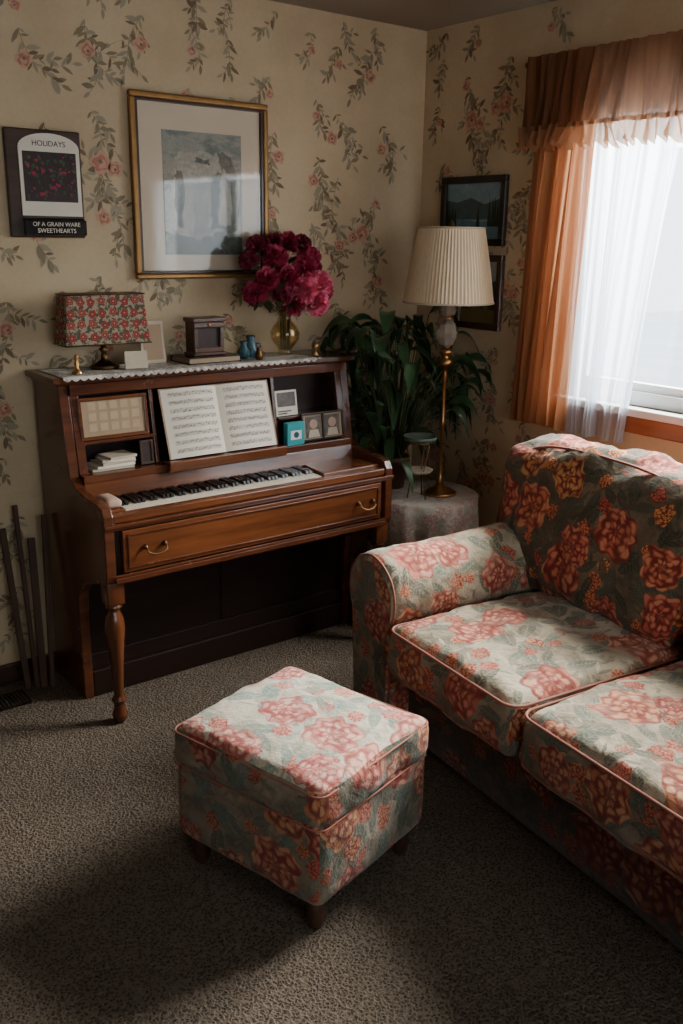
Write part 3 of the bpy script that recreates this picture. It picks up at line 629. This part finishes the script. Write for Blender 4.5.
b=B(); b.lathe([(.014,0),(.016,.004),(.006,.01),(.006,.02),(.014,.03),(.015,.042),(.008,.05),(.002,.056)],(-.745,-.235,ZT),16); solo('candle_cup',b,M['brass'],'small gold trinket cup beside the flower vase','trinket',(-.745,-.235,ZT),smooth=True)

# ---------------------------------------------------------------- wall pictures
def frame_back(x0,x1,z0,z1,fw,dep,y=-.004):
    b=B()
    for (a,c,d,e) in ((x0,x1,z0,z0+fw),(x0,x1,z1-fw,z1),(x0,x0+fw,z0+fw,z1-fw),(x1-fw,x1,z0+fw,z1-fw)): b.bb(a,c,y-dep,y,d,e)
    return b
pf=thing('framed_print','large gold-framed etching with wide cream mat above the piano','picture',(-1.10,-.004,1.443))
x0,x1,z0,z1=-1.39,-.822,1.443,2.078
part('frame',frame_back(x0,x1,z0,z1,.020,.026),pf,M['gold'],bevel=.006)
b=frame_back(x0+.020,x1-.020,z0+.020,z1-.020,.010,.02); part('inner_frame',b,pf,M['walnut'],bevel=.002)
part('mat_board',B().bb(x0+.028,x1-.028,-.010,-.005,z0+.028,z1-.028),pf,M['matc'])
b=B(); b.bb(-1.265,-.935,-.0118,-.010,1.53,1.96,0)
def pp(u,v,o=.0124): return Vector((-1.265+.33*u,-o,1.53+.43*v))
def blob(pts,mi,o=.0124,k=5):
    out=[]
    for i in range(len(pts)):
        a,c=pts[i],pts[(i+1)%len(pts)]
        for j in range(k):
            t=j/k; jj=.028 if 0<j else .008; q=(a[0]+(c[0]-a[0])*t+R.uniform(-jj,jj),a[1]+(c[1]-a[1])*t+R.uniform(-jj,jj)); out.append(pp(min(1,max(0,q[0])),min(1,max(0,q[1])),o))
    b.add(out,[tuple(range(len(out)))],mi)
blob([(0,0),(1,0),(1,.14),(.7,.19),(.4,.13),(0,.2)],1)
blob([(.1,.2),(.34,.16),(.38,.5),(.32,.72),(.26,.86),(.16,.8),(.1,.5)],2,.0126)
blob([(.14,.24),(.22,.22),(.24,.65),(.16,.7)],1,.0128)
blob([(.58,.2),(.94,.2),(.95,.58),(.86,.82),(.7,.86),(.6,.6)],1,.0126)
blob([(.68,.26),(.85,.25),(.86,.6),(.76,.72),(.69,.5)],2,.0128)
blob([(.26,.70),(.5,.62),(.74,.68),(.7,.82),(.5,.86),(.3,.84)],2,.013)
blob([(.38,.76),(.6,.74),(.58,.79),(.42,.81)],1,.0132,2)
for k in range(14):
    u_=R.uniform(.05,.88); v_=R.uniform(.03,.8); s_=R.uniform(.03,.07); blob([(u_,v_),(u_+s_,v_-.01),(u_+s_*.8,v_+s_*.7),(u_+.01,v_+s_*.6)],R.choice((0,1,2)),.0132+k*.00003,2)
part('print',b,pf,[M['art'],M['artd'],M['artl']],label='grey-green etching of rocks and ruins')
part('glass',B().bb(x0+.028,x1-.028,-.0185,-.017,z0+.028,z1-.028),pf,M['glass'])
cal=thing('wall_calendar','dark floral wall calendar with white borders hanging on the wall','calendar',(-1.69,-.004,1.585))
b=B(); b.bb(-1.83,-1.575,-.024,-.004,1.585,1.925); part('backing',b,cal,M['walnut'],bevel=.005)
b=B(); n_=16; arch=[(-1.790,1.655),(-1.584,1.655),(-1.584,1.868)]+[(-1.687+.103*math.cos(pi*i/n_),1.868+.046*math.sin(pi*i/n_)) for i in range(1,n_)]+[(-1.790,1.868)]
b.prism(arch[::-1],-.028,-.024,'y'); b.bb(-1.778,-1.597,-.0292,-.028,1.70,1.856,1)
for k in range(110):
    x=R.uniform(-1.77,-1.605); zz=R.uniform(1.708,1.848); r=R.uniform(.002,.007)
    b.add([(x+r*math.cos(a)*(1+.3*math.sin(3*a)),-.0296-.00003*k,zz+r*math.sin(a)) for a in [i*pi/5 for i in range(10)]],[tuple(range(10))],2+k%3)
part('picture_page',b,cal,[M['paper'],M['maroon'],M['peony'],M['leaf2'],M['leaf']])
b=B(); b.prism([(-.024,1.648),(-.044,1.640),(-.044,1.594),(-.024,1.590)],-1.79,-1.578); part('title_strip',b,cal,M['black'],bevel=.002)
text('HOLIDAYS',.024,M['ink'],cal,(-1.687+1.69,-.0245,1.874-1.585),(pi/2,0,0))
text('OF A GRAIN WARE',.019,M['paper'],cal,(-1.684+1.69,-.0412,1.622-1.585),(pi/2,0,0)); text('SWEETHEARTS',.020,M['paper'],cal,(-1.684+1.69,-.0412,1.601-1.585),(pi/2,0,0))
def rwall(nm,label,y0,y1,z0,z1,fw,mat,scene):
    e=thing(nm,label,'painting',(-.004,(y0+y1)/2,z0)); b=B()
    for (a,c,d,f_) in ((y0,y1,z0,z0+fw),(y0,y1,z1-fw,z1),(y0,y0+fw,z0+fw,z1-fw),(y1-fw,y1,z0+fw,z1-fw)): b.bb(-.028,-.004,a,c,d,f_)
    part('frame',b,e,M[mat],bevel=.004)
    b=B(); ya,yb,za,zb=y1-fw,y0+fw,z0+fw,z1-fw
    P=lambda u,v,o=0:Vector((-.014-o,ya+(yb-ya)*u,za+(zb-za)*v))
    b.bb(-.014,-.006,yb,ya,za,zb,0)
    b.add([P(0,.35,.0005),P(1,.35,.0005),P(1,.72,.0005),P(.7,.62,.0005),P(.45,.74,.0005),P(.2,.66,.0005),P(0,.7,.0005)],[tuple(range(7))],1)
    b.add([P(0,0,.001),P(1,0,.001),P(1,.34,.001),P(.6,.3,.001),P(0,.4,.001)],[tuple(range(5))],2)
    b.add([P(.0,0,.0015),P(.5,0,.0015),P(.3,.2,.0015),P(0,.28,.0015)],[(0,1,2,3)],3)
    for k in range(9):
        u=(.02,.07,.12,.17,.8,.86,.9,.95,.6)[k]; hh=R.uniform(.3,.6); w=.035; b.add([P(u-w,.22,.002),P(u+w,.22,.002),P(u+w*.5,.22+hh*.6,.002),P(u,.22+hh,.002),P(u-w*.5,.22+hh*.6,.002)],[(0,1,2,3,4)],4)
    part('canvas',b,e,[M['p_'+s] for s in scene]); return e
rwall('landscape_painting','small landscape painting of lake and trees in a black frame',-.525,-.155,1.575,1.850,.028,'black_frame',['sky','hill','water','meadow','tree'])
rwall('small_painting','small dark landscape painting in a brown wooden frame',-.53,-.27,1.235,1.54,.028,'walnut',['sky2','hill','meadow','meadow','tree'])

for i,(x,h,w) in enumerate(((-1.935,.60,.022),(-1.905,.68,.016),(-1.885,.56,.026),(-1.858,.64,.018))):
    b=B(); b.box((0,0,h/2),(w,.012,h)); o=solo('wood_slat',b,M['stick'],'narrow brown wooden slat leaning against the wallpaper','wood slat',(x,-.10-.012*i,.004),world=False,bevel=.002,group='wood slats leaning by the piano'); o.rotation_euler=(-.12+.01*i,.03*(i-1),0)

# ---------------------------------------------------------------- corner table, lamp, plant
TX,TY,TZ=-.285,-.405,.555
tt=thing('side_table','small round side table covered with a faded floral draped cloth','side table',(TX,TY,0))
b=B(); b.lathe([(.225,TZ-.03),(.225,TZ-.004)],(TX,TY,0),32); b.lathe([(.02,.05),(.028,.2),(.02,.35),(.03,TZ-.03)],(TX,TY,0),16); b.lathe([(.13,0),(.13,.02),(.03,.05)],(TX,TY,0),24); part('table',b,tt,M['walnut'],True)
b=B(); N=160
def mod(i,j): 
    k=max(0,j-3)/6; a=i/N*2*pi; return 1+k**.7*(.085*math.sin(a*9+1.3*math.sin(a*2+1))+.035*math.sin(a*17+2))
b.lathe([(.001,TZ+.001),(.1,TZ+.001),(.222,TZ+.001),(.230,TZ-.004),(.232,TZ-.04),(.232,TZ-.08),(.232,TZ-.13),(.232,TZ-.20),(.232,TZ-.27)],(TX,TY,0),N,cap=False,mod=mod,zmod=lambda i,j:(.02*math.sin(i/N*2*pi*4) if j==8 else 0)); part('tablecloth',b,tt,M['tcloth'],True,solid=.002)
LX,LY=-.245,-.455; LZ=TZ+.003; K=.970
def S(pr): return [(r*K,z*K) for r,z in pr]
lp=thing('tall_table_lamp','tall brass lamp with crystal column and pleated cream shade','lamp',(LX,LY,LZ))
b=B(); b.lathe(S([(.072,0),(.075,.006),(.070,.012),(.052,.018),(.045,.026),(.022,.034),(.014,.05)]),(LX,LY,LZ),32); part('base',b,lp,M['brass'],True)
b=B(); b.lathe(S([(.011,.045),(.017,.06),(.010,.075),(.0085,.10),(.0085,.30),(.013,.31),(.008,.325),(.008,.50),(.013,.51),(.010,.525),(.012,.545),(.020,.555),(.032,.565),(.036,.58),(.024,.592),(.014,.60),(.028,.612),(.033,.622),(.020,.632),(.012,.638)]),(LX,LY,LZ),20); part('pole',b,lp,M['brass'],True)
b=B(); b.lathe(S([(.014,.638),(.030,.65),(.044,.68),(.046,.70),(.036,.735),(.020,.752)]),(LX,LY,LZ),10); b.lathe(S([(.020,.764),(.034,.775),(.038,.79),(.026,.812),(.014,.82)]),(LX,LY,LZ),10); b.lathe(S([(.010,.75),(.010,.766)]),(LX,LY,LZ),10); part('crystal_column',b,lp,M['crystal'],False,label='faceted clear crystal column')
b=B(); b.lathe(S([(.022,.752),(.025,.757),(.022,.763)]),(LX,LY,LZ),18); part('brass_ring',b,lp,M['brass'],True)
b=B(); b.lathe(S([(.010,.82),(.014,.83),(.006,.85),(.006,1.12),(.004,1.125)]),(LX,LY,LZ),12); b.lathe(S([(.008,1.12),(.012,1.13),(.006,1.145),(.001,1.15)]),(LX,LY,LZ),12)
for a in range(3):
    c_,s_=math.cos(a*2.094),math.sin(a*2.094); b.tube([(LX,LY,LZ+1.118*K),(LX+c_*.122,LY+s_*.122,LZ+1.118*K)],.0018,5)
part('harp',b,lp,M['dbrass'],True)
b=B(); N=144; b.lathe(S([(.185,.82),(.180,.85),(.165,.95),(.145,1.06),(.133,1.12)]),(LX,LY,LZ),N,cap=False,mod=lambda i,j:1+(.012 if i%2 else -.006)); part('lamp_shade',b,lp,M['shade'],False,solid=.0015,label='pleated cream fabric shade')
for r,z in((.187*K,.823*K),(.135*K,1.118*K)):
    b=B(); b.tube([(LX+r*math.cos(2*pi*i/60),LY+r*math.sin(2*pi*i/60),LZ+z) for i in range(60)],.0038,6,closed=True)
    part('shade_trim',b,lp,M['lacet'],True)
SX,SY=-.375,-.462; st=thing('tray_stand','small two-tiered wire stand holding a green enamel tray','stand',(SX,SY,TZ+.003)); b=B()
for a in range(3):
    c_,s_=math.cos(a*2.094+.5),math.sin(a*2.094+.5); b.tube([(SX+c_*.045,SY+s_*.045,TZ+.007),(SX+c_*.03,SY+s_*.03,TZ+.12),(SX+c_*.058,SY+s_*.058,TZ+.245)],.003,6)
b.tube([(SX+.062*math.cos(2*pi*i/32),SY+.062*math.sin(2*pi*i/32),TZ+.247) for i in range(32)],.003,6,closed=True); part('wire_legs',b,st,M['dbrass'],True)
b=B(); b.lathe([(.052,.250),(.066,.253),(.070,.270),(.067,.270),(.062,.257),(.001,.255)],(SX,SY,TZ),32); part('tray',b,st,M['green_tray'],True)
b=B(); b.lathe([(.001,.118),(.050,.118),(.058,.128),(.056,.130),(.048,.122),(.001,.122)],(SX,SY,TZ),28); part('lower_tray',b,st,M['lacet'],True,label='pale lower dish')
PX,PY=-.335,-.245; pl=thing('potted_plant','bushy dark green broadleaf plant in a terracotta pot','potted plant',(PX,PY,TZ+.003)); z=TZ+.003
b=B(); b.lathe([(.055,0),(.072,.12),(.078,.12),(.080,.14),(.073,.14),(.068,.12)],(PX,PY,z),28); part('pot',b,pl,M['terra'],True)
b=B(); b.lathe([(.066,.118),(.066,.123)],(PX,PY,z),20); part('soil',b,pl,M['soil'])
b=B()
def clampv(v):
    v.x=min(v.x,-.012); v.y=min(v.y,-.012)
    if v.x<-.562 and v.z<1.165: v.x=-.562
    return v
cnt=0
while cnt<165:
    az=R.uniform(0,2*pi); rr=R.uniform(.03,.30); hz=R.uniform(.22,.76)-.9*max(0,rr-.16)
    if cnt%9==0: az=pi+R.uniform(-.7,.7); rr=R.uniform(.18,.26); hz=R.uniform(.58,.70)
    if cnt%9==4: az=-.5+R.uniform(-.5,.5); rr=R.uniform(.2,.32); hz=R.uniform(.35,.58)
    tip=Vector((PX+math.cos(az)*rr,PY+math.sin(az)*rr*.9,z+hz))
    if tip.x>-.03 or tip.y>-.025: continue
    hd=Vector((math.cos(az+R.uniform(-.7,.7)),math.sin(az+R.uniform(-.7,.7)),0)); ll=R.uniform(.11,.185)
    end=tip+hd*ll*.8
    lmp=Vector((LX,LY,0))
    if min((Vector((q.x,q.y,0))-lmp).length for q in (tip,tip.lerp(end,.5),end))<.06: continue
    if tip.z>LZ+.66 and min((Vector((q.x,q.y,0))-lmp).length for q in (tip,tip.lerp(end,.5),end))<.20: continue
    if min(tip.z,end.z-ll)<TZ+.30 and min((Vector((q.x,q.y,0))-Vector((SX,SY,0))).length for q in (tip,end))<.10: continue
    if tip.x<-.56 and tip.z<1.25: continue
    cnt+=1
    p0=Vector((PX+math.cos(az)*.03,PY+math.sin(az)*.03,z+.125)); mid=p0.lerp(tip,.5)+Vector((0,0,.06)); b.tube([clampv(p.copy()) for p in(p0,mid,tip)],[.003,.0025,.0018],5,1)
    sd=hd.cross(Vector((0,0,1))); dr0=R.uniform(.0,1.0); W=ll*R.uniform(.14,.21); tw=R.uniform(-.8,.8)
    def f(u,v):
        q=tip+hd*ll*(v-.2*v*v)+Vector((0,0,1))*ll*(dr0*v-1.15*v*v); w=math.sin(pi*(v**.75*.97+.015)); 
        return clampv(q+(sd*math.cos(tw)+Vector((0,0,1))*math.sin(tw))*(u-.5)*2*W*w+Vector((0,0,1))*abs(u-.5)*W*.6*w)
    b.grid(f,4,8,0)
part('foliage',b,pl,[M['leaf'],M['stem']],True,label='glossy drooping dark green leaves')

# ---------------------------------------------------------------- curtains
def wavy(y0,y1,z0,z1,x,amp,waves,nu=160,nv=16,gather=0,seed=0,yb0=None,yb1=None,pw=1.0,irr=1.0):
    b=B(); yb0=y0 if yb0 is None else yb0; yb1=y1 if yb1 is None else yb1
    def f(u,v):
        w=v**pw; a_=y0+(yb0-y0)*w; b_=y1+(yb1-y1)*w; y=a_+(b_-a_)*u; zz=z1+(z0-z1)*v
        ir=mnoise.noise(Vector((u*waves*.55,seed*3.1,v*.7))); ir2=mnoise.noise(Vector((u*waves*.8,seed*5.7+4,v*1.3)))
        a=amp*(.55+.45*v)*(1+.55*irr*ir2); ph=(u*waves+irr*.55*ir)*2*pi
        xx=x-a*(math.sin(ph)+.3*math.sin(ph*2.3+v*2+seed))
        y+=.010*ir*irr+.004*math.sin(ph*.5+v*3)
        return Vector((xx,y,zz+gather*math.sin(ph)*v+.006*irr*ir*v))
    b.grid(f,nu,nv); return b
cu=thing('window_curtain','rust orange curtain set with ruffled valance and white sheer','curtain',(-.1,-1.6,2.22))
part('drape',wavy(-.735,-1.0,.90,2.20,-.095,.021,8,nu=220,seed=1,yb0=-.69,yb1=-.955,gather=.006,irr=1.4),cu,M['drape'],True,label='rust orange side drape')
part('sheer',wavy(-.88,-1.36,.885,2.18,-.045,.014,10,nu=220,seed=2,yb0=-.93,yb1=-1.20,pw=.8,irr=1.7),cu,M['sheer'],True,label='white sheer voile panel')
part('sheer',wavy(-2.15,-2.62,.885,2.18,-.045,.011,10,seed=4,yb0=-2.35),cu,M['sheer'],True,label='white sheer voile panel')
part('sheer',wavy(-1.25,-2.3,1.90,2.18,-.045,.010,24,seed=4),cu,M['sheer'],True,label='short white sheer under the valance')
part('drape',wavy(-2.55,-2.83,.90,2.20,-.095,.018,6.5,seed=5),cu,M['drape'],True,label='rust orange side drape')
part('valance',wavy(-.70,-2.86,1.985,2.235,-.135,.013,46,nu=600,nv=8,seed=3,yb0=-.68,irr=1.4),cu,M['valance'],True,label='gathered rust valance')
part('ruffle',wavy(-.68,-2.86,1.920,2.0,-.140,.021,52,nu=640,nv=5,seed=6,gather=.012,irr=1.3),cu,M['ruffle'],True,label='golden brown gathered ruffle edging')
b=B(); b.tube([(-.11,-.67,2.215),(-.11,-2.88,2.215)],.010,10)
for y in(-.68,-2.86): b.tube([(-.11,y,2.215),(-.004,y,2.215)],.006,8)
part('curtain_rod',b,cu,M['dbrass'],True)

# ---------------------------------------------------------------- sofa (local: +x along length, +y toward wall)
a7=math.radians(7); sf=thing('sofa','large rolled-arm floral chintz sofa with rose piping below the window','sofa',(-1.14,-.985,0),-(pi/2+a7))
AW=.26; CW=.60; NC=3; SL=2*AW+NC*CW
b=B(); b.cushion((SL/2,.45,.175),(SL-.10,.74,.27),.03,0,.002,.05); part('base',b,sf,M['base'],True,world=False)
b=B()
for x in(.1,SL-.1):
    for y in(.14,.76): b.lathe([(.022,0),(.03,.05)],(x,y,0),12)
part('feet',b,sf,M['walnut'],world=False)
def armprof(c=.12,r=.136,zc=.52,w0=.030,w1=.235):
    p=[(w1,.06)]; a0=-.55; n=22
    for i in range(n+1):
        a=a0+(pi-2*a0)*i/n; p.append((c+r*math.cos(a),zc+r*math.sin(a)))
    p.append((w0,.06)); return p
ap=armprof()
def arm(x,mir):
    b=B(); n=24; prof=[((AW-u) if mir else u,v) for u,v in ap]
    if mir: prof=prof[::-1]
    m=len(prof); L=[0]
    for i in range(m-1): L.append(L[-1]+math.dist(prof[i],prof[i+1]))
    ys=[(-.004,.90),(.006,.965),(.03,1.0)]+[(.03+.70*k/n,1.0) for k in range(1,n+1)]
    cx,cz=AW/2,.36; vs=[]
    for y,s in ys:
        for i,(u,v) in enumerate(prof):
            w=1+.018*mnoise.noise(Vector((u*9,y*9,v*9+x)))+.013*mnoise.noise(Vector((u*20,y*24,v*20+x)))
            zz=cz+(v-cz)*s*w if v>.2 else v; 
            zz+=.03*max(0,(y-.3))/.45*(1 if v>.35 else 0)
            vs.append((x+cx+(u-cx)*s*w,y,zz))
    fs=[];uvs=[]
    for j in range(len(ys)-1):
        for i in range(m-1):
            fs.append((j*m+i,j*m+i+1,(j+1)*m+i+1,(j+1)*m+i)); uvs.append([(L[i],ys[j][0]),(L[i+1],ys[j][0]),(L[i+1],ys[j+1][0]),(L[i],ys[j+1][0])])
    if not mir: fs=[f[::-1] for f in fs]; uvs=[u[::-1] for u in uvs]
    b.add(vs,fs,0,uvs)
    b.add([vs[i] for i in range(m)],[tuple(range(m))],1,[[ (prof[i][0]+.3,prof[i][1]) for i in range(m)]])
    b.add([vs[(len(ys)-1)*m+i] for i in range(m)],[tuple(range(m))],0)
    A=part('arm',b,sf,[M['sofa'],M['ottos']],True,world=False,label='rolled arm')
    P=B(); P.tube([Vector(vs[m+i])+Vector((0,-.002,0)) for i in range(m)],.0036,8); part('piping',P,A,M['pipe'],True,world=False)
arm(0,False); arm(SL-AW,True)
def lean(p):
    k=max(0,p.z-.35); return Vector((p.x,p.y+.16*k,p.z))
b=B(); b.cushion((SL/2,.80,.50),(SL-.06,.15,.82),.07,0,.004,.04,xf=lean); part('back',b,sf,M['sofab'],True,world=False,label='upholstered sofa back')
for i in range(NC):
    x0=AW+CW*i; cx=x0+CW/2
    c=(cx,.325,.395); sz=(CW-.006,.74,.165)
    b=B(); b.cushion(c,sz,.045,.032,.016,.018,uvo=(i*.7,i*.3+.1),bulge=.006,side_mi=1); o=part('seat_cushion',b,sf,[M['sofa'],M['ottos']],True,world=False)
    for zz in(.070,-.065):
        P=B(); P.tube(rrect_path(sz[0]/2-.008,sz[1]/2-.008,.045,zz,c),.0042,8,closed=True); part('piping',P,o,M['pipe'],True,world=False)
BW=[(.0,.86),(.86+.005,.86+.005+.59),(.86+.6,SL)]
for i,(xa,xb) in enumerate(BW):
    w=xb-xa; hh=.51
    def xf(p): 
        q=p.copy(); t=(q.z-.47)/.5; q.y+= .20*max(0,q.z-.47); ux=(q.x-(xa+xb)/2)/(w/2); q.z-=.035*ux*ux*max(0,t); q.x+= (.03 if i==0 and ux<0 else 0)*max(0,-ux)*(1-min(1,max(0,t))) ; return q
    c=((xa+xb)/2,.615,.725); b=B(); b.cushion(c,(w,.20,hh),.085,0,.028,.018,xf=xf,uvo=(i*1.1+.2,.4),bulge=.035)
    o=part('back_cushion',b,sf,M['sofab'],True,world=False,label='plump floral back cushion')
    P=B(); pts=[]
    for k in range(61):
        tt_=k/60*pi; ux=math.cos(tt_); uz=math.sin(tt_)**.35 if 0<k<60 else 0
        ux=math.copysign(abs(ux)**.45,ux); x=c[0]+ux*(w/2-.020); zc=c[2]-.12+uz*(hh/2+.10); pts.append(xf(Vector((x,c[1]-.072,zc))))
    P.tube(pts,.0045,8); part('piping',P,o,M['pipe'],True,world=False)

# ---------------------------------------------------------------- ottoman
th=math.radians(14.5)
ot=thing('ottoman','square floral upholstered ottoman footstool with short wooden legs on carpet','ottoman',(-1.680,-1.472,0),th)
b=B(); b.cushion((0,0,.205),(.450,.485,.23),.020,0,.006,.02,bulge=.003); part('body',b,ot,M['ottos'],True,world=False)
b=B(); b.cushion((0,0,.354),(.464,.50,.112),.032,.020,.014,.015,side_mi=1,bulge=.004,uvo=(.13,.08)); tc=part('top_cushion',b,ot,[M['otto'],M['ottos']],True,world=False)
P=B(); P.tube(rrect_path(.229,.247,.030,.394),.0026,8,closed=True); part('piping',P,tc,M['pipe'],True,world=False)
P=B(); P.tube(rrect_path(.228,.246,.030,.305),.0022,8,closed=True); part('piping',P,ot,M['pipe'],True,world=False)
for sx in(-1,1):
    for sy in(-1,1):
        b=B(); b.lathe([(.015,0),(.019,.012),(.024,.05),(.028,.095)],(sx*.180,sy*.195,0),14); part('leg',b,ot,M['walnut'],True,world=False)

# ---------------------------------------------------------------- lights
def area(name,loc,dirv,sx,sy,pw,col):
    l=bpy.data.lights.new(name,'AREA'); l.shape='RECTANGLE'; l.size=sx; l.size_y=sy; l.energy=pw; l.color=col
    o=bpy.data.objects.new(name,l); o.location=loc; o.rotation_euler=Vector(dirv).to_track_quat('-Z','Z').to_euler(); COL.objects.link(o); return o
area('window_daylight',(1.05,-1.65,2.75),(-1,.05,-.72),1.7,1.4,980,(1.0,.97,.92))
area('rear_fill_light',(-2.25,YF-.5,1.95),(0.1,1,.0),1.9,.9,8,(1,.84,.64))  # added fill lamp outside the invented rear opening
w=bpy.data.worlds.new('sky'); bpy.context.scene.world=w; w.use_nodes=True; nt=w.node_tree; bg=nt.nodes['Background']; bg.inputs[0].default_value=(.84,.92,1,1); bg.inputs[1].default_value=4.6
# ---------------------------------------------------------------- camera
f,p,yaw,roll=923.4,.289,.910,.015
fwv=Vector((math.cos(yaw)*math.cos(p),math.sin(yaw)*math.cos(p),-math.sin(p))); r=Vector((math.sin(yaw),-math.cos(yaw),0)); u=r.cross(fwv)
r2=r*math.cos(roll)+u*math.sin(roll); u2=-r*math.sin(roll)+u*math.cos(roll)
cam=bpy.data.cameras.new('camera'); cam.sensor_fit='VERTICAL'; cam.sensor_height=24; cam.lens=f/1024*24; cam.clip_start=.05
co=bpy.data.objects.new('camera',cam); COL.objects.link(co)
m=Matrix((r2,u2,-fwv)).transposed().to_4x4(); m.translation=Vector((-2.91,-3.204,1.60)); co.matrix_world=m
bpy.context.scene.camera=co
